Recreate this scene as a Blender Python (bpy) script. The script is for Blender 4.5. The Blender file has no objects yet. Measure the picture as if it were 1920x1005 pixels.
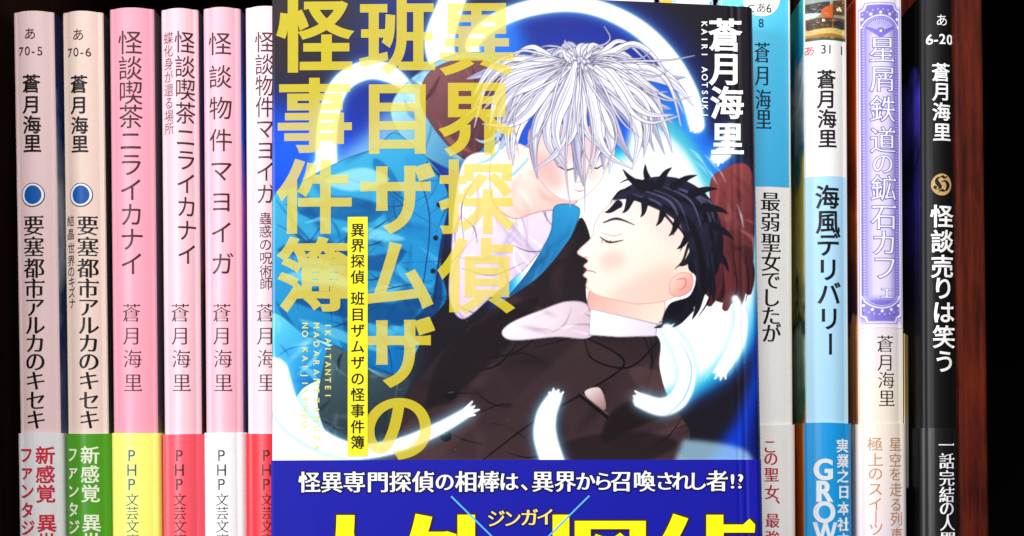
import bpy, math, random
import numpy as np
from mathutils import Matrix, Vector, Euler
from mathutils.geometry import delaunay_2d_cdt

sc = bpy.context.scene
COL = sc.collection
rad = math.radians

# ------------------------------------------------------------------ camera, light, exposure
F = 2720.0                     # focal length in photograph pixels (1920 wide)
CX, CY = 960.0, 877.0          # principal point: the photograph is a crop of a taller frame
Y0 = 0.333                     # distance of the row of spines
ZS = -0.0464                   # height of the shelf board
cam = bpy.data.cameras.new('camera'); cam_o = bpy.data.objects.new('camera', cam); COL.objects.link(cam_o)
cam.sensor_width = 36; cam.lens = F / 1920 * 36
cam.shift_y = (CY - 502.5) / 1920
cam.clip_start = 0.01; cam.clip_end = 20
cam_o.location = (0, 0, 0); cam_o.rotation_euler = (rad(90), 0, 0)
sc.camera = cam_o

w = bpy.data.worlds.new('World'); sc.world = w; w.use_nodes = True
w.node_tree.nodes['Background'].inputs[0].default_value = (0.9, 0.95, 1.0, 1)
w.node_tree.nodes['Background'].inputs[1].default_value = 0.10

def area(name, loc, target, size, power, col, sy=None):
    l = bpy.data.lights.new(name, 'AREA'); l.energy = power; l.size = size; l.color = col
    if sy: l.shape = 'RECTANGLE'; l.size_y = sy
    o = bpy.data.objects.new(name, l); COL.objects.link(o); o.location = loc
    o.rotation_euler = (Vector(target) - Vector(loc)).to_track_quat('-Z', 'Y').to_euler()
    return o
area('key_lamp', (0.0, -0.32, 0.80), (0.0, 0.33, 0.04), 0.45, 14.6, (1.0, 0.975, 0.95), 0.25)
area('fill_lamp', (-0.60, -0.35, 0.12), (0.0, 0.33, 0.05), 0.35, 7.6, (0.96, 0.97, 1.0))

sc.view_settings.view_transform = 'Standard'
sc.view_settings.look = 'None'
sc.view_settings.exposure = 0.0
sc.view_settings.gamma = 1.0
sc.view_settings.use_curve_mapping = False
sc.cycles.max_bounces = 8
sc.cycles.transparent_max_bounces = 16

# ------------------------------------------------------------------ colour and materials
def lin(c):
    c = np.asarray(c, float) / 255.0
    return np.where(c <= 0.04045, c / 12.92, ((c + 0.055) / 1.055) ** 2.4)
PAPER = 0.80
def C(c): return tuple(float(v) for v in lin(c) * PAPER)

_m = {}
def paper(name, rgb, rough=0.42, spec=0.4, vary=0.03, alpha=1.0, coat=0.0):
    if name in _m: return _m[name]
    m = bpy.data.materials.new(name); m.use_nodes = True; nt = m.node_tree; b = nt.nodes['Principled BSDF']
    c = C(rgb)
    tc = nt.nodes.new('ShaderNodeTexCoord'); nz = nt.nodes.new('ShaderNodeTexNoise'); nz.inputs['Scale'].default_value = 900
    nz.inputs['Detail'].default_value = 4
    nt.links.new(tc.outputs['Object'], nz.inputs['Vector'])
    mx = nt.nodes.new('ShaderNodeMix'); mx.data_type = 'RGBA'
    mx.inputs['A'].default_value = tuple(v * (1 - vary) for v in c) + (1,)
    mx.inputs['B'].default_value = tuple(min(1, v * (1 + vary)) for v in c) + (1,)
    nt.links.new(nz.outputs['Fac'], mx.inputs['Factor']); nt.links.new(mx.outputs['Result'], b.inputs['Base Color'])
    n2 = nt.nodes.new('ShaderNodeTexNoise'); n2.inputs['Scale'].default_value = 160; n2.inputs['Detail'].default_value = 3
    nt.links.new(tc.outputs['Object'], n2.inputs['Vector'])
    bp = nt.nodes.new('ShaderNodeBump'); bp.inputs['Strength'].default_value = 0.08; bp.inputs['Distance'].default_value = 0.0004
    nt.links.new(n2.outputs['Fac'], bp.inputs['Height']); nt.links.new(bp.outputs['Normal'], b.inputs['Normal'])
    b.inputs['Roughness'].default_value = rough; b.inputs['Specular IOR Level'].default_value = spec
    b.inputs['Coat Weight'].default_value = coat; b.inputs['Coat Roughness'].default_value = 0.2
    b.inputs['Alpha'].default_value = alpha
    _m[name] = m; return m

def ink(rgb, alpha=1.0, rough=0.42, spec=0.35):
    return paper('ink_%d_%d_%d_%d' % (*rgb, int(alpha * 100)), rgb, rough, spec, 0.03, alpha)

def printed(name='printed_art', rough=0.33, spec=0.45, coat=0.0):
    if name in _m: return _m[name]
    m = bpy.data.materials.new(name); m.use_nodes = True; nt = m.node_tree; b = nt.nodes['Principled BSDF']
    a = nt.nodes.new('ShaderNodeVertexColor'); a.layer_name = 'print'
    tc = nt.nodes.new('ShaderNodeTexCoord'); nz = nt.nodes.new('ShaderNodeTexNoise')
    nz.inputs['Scale'].default_value = 2200; nz.inputs['Detail'].default_value = 2
    nt.links.new(tc.outputs['Object'], nz.inputs['Vector'])
    mr = nt.nodes.new('ShaderNodeMapRange'); mr.inputs['To Min'].default_value = 0.94; mr.inputs['To Max'].default_value = 1.06
    nt.links.new(nz.outputs['Fac'], mr.inputs['Value'])
    mx = nt.nodes.new('ShaderNodeMix'); mx.data_type = 'RGBA'; mx.blend_type = 'MULTIPLY'; mx.inputs['Factor'].default_value = 1
    nt.links.new(a.outputs['Color'], mx.inputs['A']); nt.links.new(mr.outputs['Result'], mx.inputs['B'])
    nt.links.new(mx.outputs['Result'], b.inputs['Base Color'])
    n2 = nt.nodes.new('ShaderNodeTexNoise'); n2.inputs['Scale'].default_value = 120; n2.inputs['Detail'].default_value = 4
    nt.links.new(tc.outputs['Object'], n2.inputs['Vector'])
    bp = nt.nodes.new('ShaderNodeBump'); bp.inputs['Strength'].default_value = 0.10; bp.inputs['Distance'].default_value = 0.0005
    nt.links.new(n2.outputs['Fac'], bp.inputs['Height']); nt.links.new(bp.outputs['Normal'], b.inputs['Normal'])
    b.inputs['Roughness'].default_value = rough; b.inputs['Specular IOR Level'].default_value = spec
    _m[name] = m; return m

def ramp_paper(name, axis, stops, noise=0.0, scale=60, rough=0.4):
    """printed colour changing along one object axis; stops = [(coordinate in metres, rgb)]"""
    if name in _m: return _m[name]
    m = bpy.data.materials.new(name); m.use_nodes = True; nt = m.node_tree; b = nt.nodes['Principled BSDF']
    tc = nt.nodes.new('ShaderNodeTexCoord'); sp = nt.nodes.new('ShaderNodeSeparateXYZ')
    nt.links.new(tc.outputs['Object'], sp.inputs[0])
    lo, hi = stops[0][0], stops[-1][0]
    nz = nt.nodes.new('ShaderNodeTexNoise'); nz.inputs['Scale'].default_value = scale; nz.inputs['Detail'].default_value = 4
    nt.links.new(tc.outputs['Object'], nz.inputs['Vector'])
    mr = nt.nodes.new('ShaderNodeMapRange'); mr.inputs['From Min'].default_value = lo; mr.inputs['From Max'].default_value = hi
    nt.links.new(sp.outputs[axis], mr.inputs['Value'])
    ma = nt.nodes.new('ShaderNodeMath'); ma.operation = 'MULTIPLY_ADD'; ma.inputs[1].default_value = noise
    ms = nt.nodes.new('ShaderNodeMath'); ms.operation = 'SUBTRACT'; ms.inputs[1].default_value = 0.5
    nt.links.new(nz.outputs['Fac'], ms.inputs[0]); nt.links.new(ms.outputs[0], ma.inputs[0]); nt.links.new(mr.outputs['Result'], ma.inputs[2])
    cr = nt.nodes.new('ShaderNodeValToRGB'); el = cr.color_ramp.elements
    while len(el) < len(stops): el.new(0.5)
    for e, (p, c) in zip(el, stops):
        e.position = (p - lo) / (hi - lo); e.color = C(c) + (1,)
    nt.links.new(ma.outputs[0], cr.inputs[0]); nt.links.new(cr.outputs[0], b.inputs['Base Color'])
    b.inputs['Roughness'].default_value = rough
    _m[name] = m; return m

def wood(name, c1, c2, rough=0.5, spec=0.3):
    m = bpy.data.materials.new(name); m.use_nodes = True; nt = m.node_tree; b = nt.nodes['Principled BSDF']
    tc = nt.nodes.new('ShaderNodeTexCoord'); mp = nt.nodes.new('ShaderNodeMapping'); mp.inputs['Scale'].default_value = (400, 400, 40)
    nt.links.new(tc.outputs['Object'], mp.inputs[0])
    nz = nt.nodes.new('ShaderNodeTexNoise'); nz.inputs['Scale'].default_value = 1.0; nz.inputs['Detail'].default_value = 7; nz.inputs['Roughness'].default_value = 0.65
    nt.links.new(mp.outputs[0], nz.inputs['Vector'])
    cr = nt.nodes.new('ShaderNodeValToRGB'); cr.color_ramp.elements[0].position = 0.36; cr.color_ramp.elements[1].position = 0.66
    cr.color_ramp.elements[0].color = C(c1) + (1,); cr.color_ramp.elements[1].color = C(c2) + (1,)
    nt.links.new(nz.outputs['Fac'], cr.inputs[0]); nt.links.new(cr.outputs[0], b.inputs['Base Color'])
    bp = nt.nodes.new('ShaderNodeBump'); bp.inputs['Strength'].default_value = 0.15; bp.inputs['Distance'].default_value = 0.0006
    nt.links.new(nz.outputs['Fac'], bp.inputs['Height']); nt.links.new(bp.outputs['Normal'], b.inputs['Normal'])
    b.inputs['Roughness'].default_value = rough; b.inputs['Specular IOR Level'].default_value = spec
    return m

# ------------------------------------------------------------------ object helpers
def thing(name, label, cat, loc=(0, 0, 0), rot=(0, 0, 0), group=None):
    o = bpy.data.objects.new(name, None); COL.objects.link(o); o.empty_display_size = 0.01
    o.location = loc; o.rotation_euler = rot; o['label'] = label; o['category'] = cat
    if group: o['group'] = group
    return o

def mesh(name, verts, faces, mats, parent, mi=None, smooth=False):
    me = bpy.data.meshes.new(name); me.from_pydata([tuple(v) for v in verts], [], [tuple(f) for f in faces])
    for m in (mats if isinstance(mats, (list, tuple)) else [mats]): me.materials.append(m)
    if mi is not None: me.polygons.foreach_set('material_index', np.asarray(mi, np.int32))
    if smooth: me.polygons.foreach_set('use_smooth', np.ones(len(faces), bool))
    me.update()
    o = bpy.data.objects.new(name, me); COL.objects.link(o); o.parent = parent
    return o

def box(name, lo, hi, mat, parent, bevel=0.0):
    (a, b, c), (d, e, f) = lo, hi
    V = [(a, b, c), (d, b, c), (d, e, c), (a, e, c), (a, b, f), (d, b, f), (d, e, f), (a, e, f)]
    Fc = [(0, 3, 2, 1), (4, 5, 6, 7), (0, 1, 5, 4), (1, 2, 6, 5), (2, 3, 7, 6), (3, 0, 4, 7)]
    o = mesh(name, V, Fc, mat, parent)
    if bevel:
        md = o.modifiers.new('bevel', 'BEVEL'); md.width = bevel; md.segments = 3
    return o

# ------------------------------------------------------------------ glyphs: outlines of the built-in font, restyled, filled
_fc = bpy.data.curves.new('type_setter', 'FONT'); _fo = bpy.data.objects.new('type_setter', _fc); COL.objects.link(_fo)
_raw = {}
def contours(ch):
    if ch in _raw: return _raw[ch]
    _fc.body = ch; bpy.context.view_layer.update()
    dg = bpy.context.evaluated_depsgraph_get()
    cu = _fo.evaluated_get(dg).to_curve(dg)
    out = []
    for s in cu.splines:
        P = s.bezier_points; n = len(P); pts = []
        for i in range(n):
            a, b = P[i], P[(i + 1) % n]
            p0, p1, p2, p3 = [np.array(v[:2]) for v in (a.co, a.handle_right, b.handle_left, b.co)]
            d = p3 - p0; L = np.hypot(*d)
            if L < 1e-6: continue
            cr = max(abs(d[0] * (q - p0)[1] - d[1] * (q - p0)[0]) / L for q in (p1, p2))
            k = 1 if cr < 0.002 else (12 if L > 0.3 else 8 if L > 0.12 else 4)
            for j in range(k):
                t = j / k
                pts.append((1 - t) ** 3 * p0 + 3 * t * (1 - t) ** 2 * p1 + 3 * t * t * (1 - t) * p2 + t ** 3 * p3)
        q = [pts[0]]
        for p in pts[1:]:
            if np.hypot(*(p - q[-1])) > 1e-4: q.append(p)
        if np.hypot(*(q[0] - q[-1])) < 1e-4: q.pop()
        if len(q) > 2: out.append(np.array(q))
    _fo.to_curve_clear()
    _raw[ch] = out; return out

def sarea(p): return 0.5 * np.sum(p[:, 0] * np.roll(p[:, 1], -1) - p[:, 1] * np.roll(p[:, 0], -1))

STYLES = {            # half growth of stems, half growth of bars, serif triangles
    'gothic': (0.0, 0.0, 0), 'light': (-0.010, -0.010, 0), 'bold': (0.020, 0.014, 0), 'heavy': (0.032, 0.020, 0),
    'black': (0.045, 0.028, 0), 'mincho': (0.000, -0.012, 1), 'mincho_bold': (0.022, -0.010, 1),
    'antique': (0.026, 0.000, 1), 'poster': (0.040, 0.004, 1),
}
def restyle(cs, wx, wy, serif, extra=0.0):
    sg = np.sign(sarea(max(cs, key=lambda p: abs(sarea(p)))))
    res = []
    for p in cs:
        n = len(p); e = np.roll(p, -1, 0) - p; L = np.hypot(e[:, 0], e[:, 1]); L[L < 1e-9] = 1e-9
        nr = np.stack([e[:, 1], -e[:, 0]], 1) / L[:, None] * sg          # outward normal of each edge
        s = wx * nr[:, 0] ** 2 + wy * nr[:, 1] ** 2 + extra
        q = np.zeros_like(p)
        for i in range(n):
            n1, n2, s1, s2 = nr[i - 1], nr[i], s[i - 1], s[i]
            det = n1[0] * n2[1] - n1[1] * n2[0]
            if abs(det) < 0.25: d = (n1 * s1 + n2 * s2) / 2
            else: d = np.array([(s1 * n2[1] - s2 * n1[1]) / det, (n1[0] * s2 - n2[0] * s1) / det])
            m = np.hypot(*d); mx = 2.2 * max(abs(s1), abs(s2), 1e-6)
            if m > mx: d *= mx / m
            q[i] = p[i] + d
        if serif:
            r = []
            for i in range(n):
                # edge i is a short vertical cap closing the right end of a bar?
                def cap(j):
                    return nr[j % n][0] > 0.95 and L[j % n] < 0.10 and L[(j - 1) % n] > 0.11 and L[(j + 1) % n] > 0.11 \
                        and abs(nr[(j - 1) % n][1]) > 0.95 and abs(nr[(j + 1) % n][1]) > 0.95
                top_start = cap(i) and p[i][1] > p[(i + 1) % n][1]
                top_end = cap(i - 1) and p[i][1] > p[(i - 1) % n][1]
                if top_start: r += [q[i] + (-0.105, 0), q[i] + (-0.045, 0.052), q[i] + (0.004, 0.0)]
                elif top_end: r += [q[i] + (0.004, 0.0), q[i] + (-0.045, 0.052), q[i] + (-0.105, 0)]
                else: r.append(q[i])
            q = np.array(r)
        res.append(q)
    return res

def tessellate(cs, inner=()):
    """triangles inside the outlines (non-zero winding)"""
    pts = np.concatenate(list(cs) + ([np.asarray(inner)] if len(inner) else [])); edges = []; i0 = 0
    for p in cs:
        n = len(p); edges += [(i0 + i, i0 + (i + 1) % n) for i in range(n)]; i0 += n
    r = delaunay_2d_cdt([Vector(p) for p in pts], edges, [], 0, 1e-5, False)
    V = np.array([tuple(v) for v in r[0]]); T = np.array([tuple(f) for f in r[2]])
    g = V[T].mean(1); wn = np.zeros(len(g))
    for p in cs:
        for (xa, ya), (xb, yb) in zip(p, np.roll(p, -1, 0)):
            if ya == yb: continue
            up = (ya <= g[:, 1]) & (g[:, 1] < yb); dn = (yb <= g[:, 1]) & (g[:, 1] < ya)
            xx = xa + (g[:, 1] - ya) / (yb - ya) * (xb - xa)
            wn += np.where(up & (xx > g[:, 0]), 1, 0) - np.where(dn & (xx > g[:, 0]), 1, 0)
    sg = np.sign(sarea(max(cs, key=lambda p: abs(sarea(p)))))
    return V, [tuple(int(i) for i in t) for t in T[wn * sg > 0]]

_filled = {}
def filled(ch, style, extra=0.0):
    k = (ch, style, extra)
    if k in _filled: return _filled[k]
    wx, wy, sf = STYLES[style]
    if ord(ch) < 128: sf = 0
    cs = restyle(contours(ch), wx, wy, sf, extra)
    out = []
    for p in cs:                                        # short edges, so the sheet can follow a curved spine
        r = []
        for a, b in zip(p, np.roll(p, -1, 0)):
            n = max(1, int(np.hypot(*(b - a)) / 0.09))
            r += [a + (b - a) * t / n for t in range(n)]
        out.append(np.array(r))
    cs = out
    V, T = tessellate(cs)
    _filled[k] = (V, T); return V, T

ROTCW = set('ー')
class Lettering:
    """collects printed characters (photograph pixels) and links them as one mesh on a surface"""
    def __init__(s): s.V = []; s.F = []; s.mi = []; s.mats = []
    def mat(s, m):
        if m not in s.mats: s.mats.append(m)
        return s.mats.index(m)
    def char(s, ch, x, y, size, style, m, sx=1.0, rot=0.0, extra=0.0, lift=0, vert=False):
        if ch in ' \u3000': return
        V, T = filled(ch, style, extra)
        if len(V) == 0: return
        if ord(ch) < 128: c = np.array([(V[:, 0].min() + V[:, 0].max()) / 2, 0.345])
        else: c = np.array([0.5, 0.36])
        P = (V - c)
        if ch in ROTCW: P = np.stack([P[:, 1], -P[:, 0]], 1)
        if ch in '、' and vert: P = P + (0.62, 0.55)
        if ch in 'ァ': P = P + (0.08, 0.05)
        P = P * (size * sx, size)
        if rot:
            a = rad(rot); P = np.stack([P[:, 0] * math.cos(a) + P[:, 1] * math.sin(a), -P[:, 0] * math.sin(a) + P[:, 1] * math.cos(a)], 1)
        i0 = sum(len(v) for v in s.V)
        s.V.append(np.concatenate([np.stack([x + P[:, 0], y - P[:, 1]], 1), np.full((len(P), 1), lift)], 1))
        s.F += [tuple(i + i0 for i in t) for t in T]; s.mi += [s.mat(m)] * len(T)
    def column(s, text, pts, size, style, m, **k):
        """characters down a column; pts: list of (x, y) per character, or two end points"""
        n = len(text)
        if len(pts) == 2 and n != 2:
            (xa, ya), (xb, yb) = pts
            pts = [(xa + (xb - xa) * i / (n - 1), ya + (yb - ya) * i / (n - 1)) for i in range(n)]
        for ch, (x, y) in zip(text, pts): s.char(ch, x, y, size, style, m, vert=True, **k)
    def poly(s, pts, m, lift=0, step=4.0):
        i0 = sum(len(v) for v in s.V); pts = np.asarray(pts, float)
        lo, hi = pts.min(0), pts.max(0); T = [tuple(range(len(pts)))]
        if (hi - lo).min() > step * 1.5:                 # large patches follow the curve of the sheet
            gx, gy = np.meshgrid(np.arange(lo[0] + step * .5, hi[0], step), np.arange(lo[1] + step * .5, hi[1], step))
            pts, T = tessellate([pts], np.stack([gx.ravel() + 0.013, gy.ravel() + 0.017], 1))
        s.V.append(np.concatenate([pts, np.full((len(pts), 1), lift)], 1))
        s.F += [tuple(i + i0 for i in t) for t in T]; s.mi += [s.mat(m)] * len(T)
    def disc(s, x, y, r, m, lift=0, n=40, ry=None):
        t = np.arange(n) / n * 2 * math.pi
        s.poly(np.stack([x + r * np.cos(t), y + (ry or r) * np.sin(t)], 1), m, lift)
    def line(s, pts, wd, m, lift=0):
        for (xa, ya), (xb, yb) in zip(pts[:-1], pts[1:]):
            dx, dy = xb - xa, yb - ya; L = math.hypot(dx, dy) or 1; nx, ny = -dy / L * wd / 2, dx / L * wd / 2
            s.poly([(xa + nx, ya + ny), (xb + nx, yb + ny), (xb - nx, yb - ny), (xa - nx, ya - ny)], m, lift)
    def link(s, name, parent, surf, keep=None):
        V = np.concatenate(s.V)
        P = surf(V)
        F = s.F; mi = s.mi
        if keep is not None:
            ok = keep(V); sel = [all(ok[i] for i in f) for f in F]
            F = [f for f, t in zip(F, sel) if t]; mi = [m for m, t in zip(mi, sel) if t]
        return mesh(name, P, F, s.mats, parent, mi)

# ------------------------------------------------------------------ a small painter for printed pictures (plain numpy, fills colour attributes)
class Canvas:
    def __init__(s, x0, y0, x1, y1, res=1.0, base=(255, 255, 255)):
        s.x0, s.y0, s.res = x0, y0, res; s.w = int((x1 - x0) * res) + 1; s.h = int((y1 - y0) * res) + 1
        s.a = np.zeros((s.h, s.w, 3)); s.a[:] = base
        s.X, s.Y = np.meshgrid(x0 + np.arange(s.w) / res, y0 + np.arange(s.h) / res)
    def window(s, pts, pad):
        p = (np.asarray(pts, float) - (s.x0, s.y0)) * s.res
        lo = np.floor(p.min(0) - pad).astype(int); hi = np.ceil(p.max(0) + pad).astype(int) + 1
        j0, j1, i0, i1 = max(lo[1], 0), min(hi[1], s.h), max(lo[0], 0), min(hi[0], s.w)
        return (slice(j0, max(j1, j0)), slice(i0, max(i1, i0)))
    def cover(s, pts, win=None):
        p = (np.asarray(pts, float) - (s.x0, s.y0)) * s.res
        h, wd = s.h, s.w
        if win is not None:
            p = p - (win[1].start, win[0].start); h = win[0].stop - win[0].start; wd = win[1].stop - win[1].start
            if h <= 0 or wd <= 0: return np.zeros((max(h, 0), max(wd, 0)))
        SS = 3; acc = np.zeros((h * SS, wd + 2)); q = np.roll(p, -1, 0)
        for (xa, ya), (xb, yb) in zip(p, q):
            if ya == yb: continue
            sg = 1.0
            if ya > yb: xa, ya, xb, yb, sg = xb, yb, xa, ya, -1.0
            r0 = max(0, math.ceil(ya * SS - 0.5)); r1 = min(h * SS - 1, math.ceil(yb * SS - 0.5) - 1)
            if r1 < r0: continue
            r = np.arange(r0, r1 + 1); x = xa + ((r + 0.5) / SS - ya) / (yb - ya) * (xb - xa)
            x = np.clip(x, 0, wd); xi = np.floor(x).astype(int); fr = x - xi
            np.add.at(acc, (r, xi), sg * (1 - fr)); np.add.at(acc, (r, xi + 1), sg * fr)
        m = np.clip(np.abs(np.cumsum(acc, 1)), 0, 1)[:, :wd]
        return m.reshape(h, SS, wd).mean(1)
    @staticmethod
    def blur(m, sig):
        if sig <= 0: return m
        k = int(3 * sig) + 1; t = np.exp(-0.5 * (np.arange(-k, k + 1) / sig) ** 2); t /= t.sum()
        for ax in (0, 1):
            n = m.shape[ax]; pad = [(0, 0), (0, 0)]; pad[ax] = (k, k); mp = np.pad(m, pad, 'edge')
            N = n + 2 * k; Fm = np.fft.rfft(mp, N + len(t), axis=ax); Ft = np.fft.rfft(t, N + len(t))
            r = np.fft.irfft(Fm * (Ft[:, None] if ax == 0 else Ft[None, :]), N + len(t), axis=ax)
            m = r[2 * k:2 * k + n] if ax == 0 else r[:, 2 * k:2 * k + n]
        return m
    def put(s, m, col, alpha=1.0, win=None):
        win = win or (slice(0, s.h), slice(0, s.w))
        if m.size == 0: return
        c = col(s.X[win], s.Y[win]) if callable(col) else np.asarray(col, float)
        m = (m * alpha)[..., None]; s.a[win] = s.a[win] * (1 - m) + c * m
    def _draw(s, P, col, alpha, blur, clip):
        win = s.window(P, 3 + 3.5 * blur * s.res); m = s.cover(P, win)
        if m.size == 0: return win, m
        if blur: m = s.blur(m, blur * s.res)
        if clip is not None: m = m * clip[win]
        s.put(m, col, alpha, win); return win, m
    def fill(s, pts, col, smooth=True, alpha=1.0, blur=0.0, clip=None):
        win, m = s._draw(spline(pts, True) if smooth else pts, col, alpha, blur, clip)
        full = np.zeros((s.h, s.w)); full[win] = m; return full
    def stroke(s, pts, wd, col, alpha=1.0, blur=0.0, clip=None):
        s._draw(ribbon(pts, wd), col, alpha, blur, clip)
    def sample(s, x, y):
        u = np.clip((x - s.x0) * s.res, 0, s.w - 1.001); v = np.clip((y - s.y0) * s.res, 0, s.h - 1.001)
        i = u.astype(int); j = v.astype(int); fu = (u - i)[..., None]; fv = (v - j)[..., None]
        return (s.a[j, i] * (1 - fu) + s.a[j, i + 1] * fu) * (1 - fv) + (s.a[j + 1, i] * (1 - fu) + s.a[j + 1, i + 1] * fu) * fv

def spline(pts, closed=False, k=8):
    p = np.asarray(pts, float); n = len(p); out = []
    for i in range(n if closed else n - 1):
        if closed: a, b, c, d = p[i - 1], p[i], p[(i + 1) % n], p[(i + 2) % n]
        else: a, b, c, d = p[max(i - 1, 0)], p[i], p[i + 1], p[min(i + 2, n - 1)]
        for t in np.arange(k) / k:
            out.append(0.5 * (2 * b + (c - a) * t + (2 * a - 5 * b + 4 * c - d) * t * t + (3 * b - a - 3 * c + d) * t ** 3))
    if not closed: out.append(p[-1])
    return np.array(out)

def ribbon(pts, wd, ends=True):
    p = spline(pts) if len(pts) > 2 else np.array([np.array(pts[0], float) + (np.array(pts[1], float) - pts[0]) * t for t in np.linspace(0, 1, 9)])
    n = len(p); t = np.linspace(0, 1, n)
    wd = np.full(n, float(wd)) if np.isscalar(wd) else np.interp(t, np.linspace(0, 1, len(wd)), wd)
    g = np.gradient(p, axis=0); g /= np.maximum(np.hypot(g[:, 0], g[:, 1]), 1e-9)[:, None]
    nr = np.stack([-g[:, 1], g[:, 0]], 1)
    A = p + nr * wd[:, None] / 2; B = p - nr * wd[:, None] / 2
    cap = []
    if ends and wd[-1] > 3:
        a0 = math.atan2(nr[-1][1], nr[-1][0])
        cap = [p[-1] + wd[-1] / 2 * np.array([math.cos(a0 - q), math.sin(a0 - q)]) for q in np.linspace(0.3, math.pi - 0.3, 7)]
    cap0 = []
    if ends and wd[0] > 3:
        a0 = math.atan2(nr[0][1], nr[0][0]) + math.pi
        cap0 = [p[0] + wd[0] / 2 * np.array([math.cos(a0 - q), math.sin(a0 - q)]) for q in np.linspace(0.3, math.pi - 0.3, 7)]
    return np.concatenate([A, np.array(cap).reshape(-1, 2), B[::-1], np.array(cap0).reshape(-1, 2)])

def grad(p0, c0, p1, c1, c2=None):
    p0, p1 = np.array(p0, float), np.array(p1, float); d = p1 - p0; L = d @ d; c0 = np.array(c0, float); c1 = np.array(c1, float)
    def f(X, Y):
        t = np.clip(((X - p0[0]) * d[0] + (Y - p0[1]) * d[1]) / L, 0, 1)[..., None]
        if c2 is None: return c0 + (c1 - c0) * t
        cc = np.array(c2, float)
        return np.where(t < 0.5, c0 + (c1 - c0) * 2 * t, c1 + (cc - c1) * (2 * t - 1))
    return f

def art_grid(name, parent, xs, zs, yfun, colour_of, mat):
    """a printed sheet: a fine grid whose colour attribute holds the picture"""
    nx, nz = len(xs), len(zs); Xg, Zg = np.meshgrid(xs, zs)
    V = np.stack([Xg, yfun(Xg), Zg], -1).reshape(-1, 3)
    i = np.arange(nx * nz).reshape(nz, nx)
    Q = np.stack([i[:-1, :-1], i[:-1, 1:], i[1:, 1:], i[1:, :-1]], -1).reshape(-1, 4)
    me = bpy.data.meshes.new(name)
    me.vertices.add(len(V)); me.vertices.foreach_set('co', V.ravel())
    me.loops.add(Q.size); me.loops.foreach_set('vertex_index', Q.ravel().astype(np.int32))
    me.polygons.add(len(Q)); me.polygons.foreach_set('loop_start', np.arange(0, Q.size, 4, dtype=np.int32))
    me.update(calc_edges=True); me.validate()
    c = lin(np.clip(colour_of(Xg, Zg), 0, 255)) * PAPER
    at = me.color_attributes.new('print', 'FLOAT_COLOR', 'POINT')
    at.data.foreach_set('color', np.concatenate([c.reshape(-1, 3), np.ones((len(V), 1))], 1).ravel())
    me.materials.append(mat)
    me.polygons.foreach_set('use_smooth', np.ones(len(Q), bool))
    o = bpy.data.objects.new(name, me); COL.objects.link(o); o.parent = parent
    return o

# ------------------------------------------------------------------ the bookcase
dark = wood('dark_stained_board', (14, 11, 11), (24, 18, 16), 0.7, 0.15)
blackb = paper('shade_black_backing', (5, 5, 5), 0.95, 0.02)  # near-black colour stands in for the shade deep inside the shelf
brown = wood('reddish_brown_board', (44, 9, 4), (100, 31, 11), 0.6, 0.1)
dbrown = wood('dark_brown_board', (30, 14, 10), (44, 22, 16), 0.6, 0.1)
bc = thing('bookcase', 'dark brown wooden bookcase with a reddish divider, holding the row of paperbacks', 'bookcase', (0, 0.40, ZS))
def bb(name, lo, hi, m, bev=0.0006):
    return box(name, (lo[0], lo[1] - 0.40, lo[2] - ZS), (hi[0], hi[1] - 0.40, hi[2] - ZS), m, bc, bev)
bb('shelf_board', (-0.30, 0.280, ZS - 0.016), (0.30, 0.52, ZS), dark)
bb('top_board', (-0.30, 0.30, 0.215), (0.30, 0.52, 0.231), dark)
bb('back_panel', (-0.30, 0.521, ZS - 0.016), (0.30, 0.525, 0.231), blackb, 0)
bb('side_panel', (-0.135, 0.300, ZS + 0.0002), (-0.1195, 0.5205, 0.2148), dbrown)

# divider to the right of the row: leans with the photograph by less than a degree
dv = box('divider_panel', (0, 0, 0), (0.0066, 0.186, 0.258), brown, bc, 0.0008)
def px(x, y, Y=Y0): return Vector(((x - CX) * Y / F, Y, (CY - y) * Y / F))
dv.location = (px(1802, 1256).x, 0.332 - 0.40, 0.0006); dv.rotation_euler = (0, -rad(0.75), 0)

# ------------------------------------------------------------------ paperbacks on the shelf
PAGES = paper('cream_page_paper', (236, 226, 205), 0.8, 0.1, 0.05)
BOOK_GROUP = 'paperbacks standing upright on the shelf'

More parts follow.
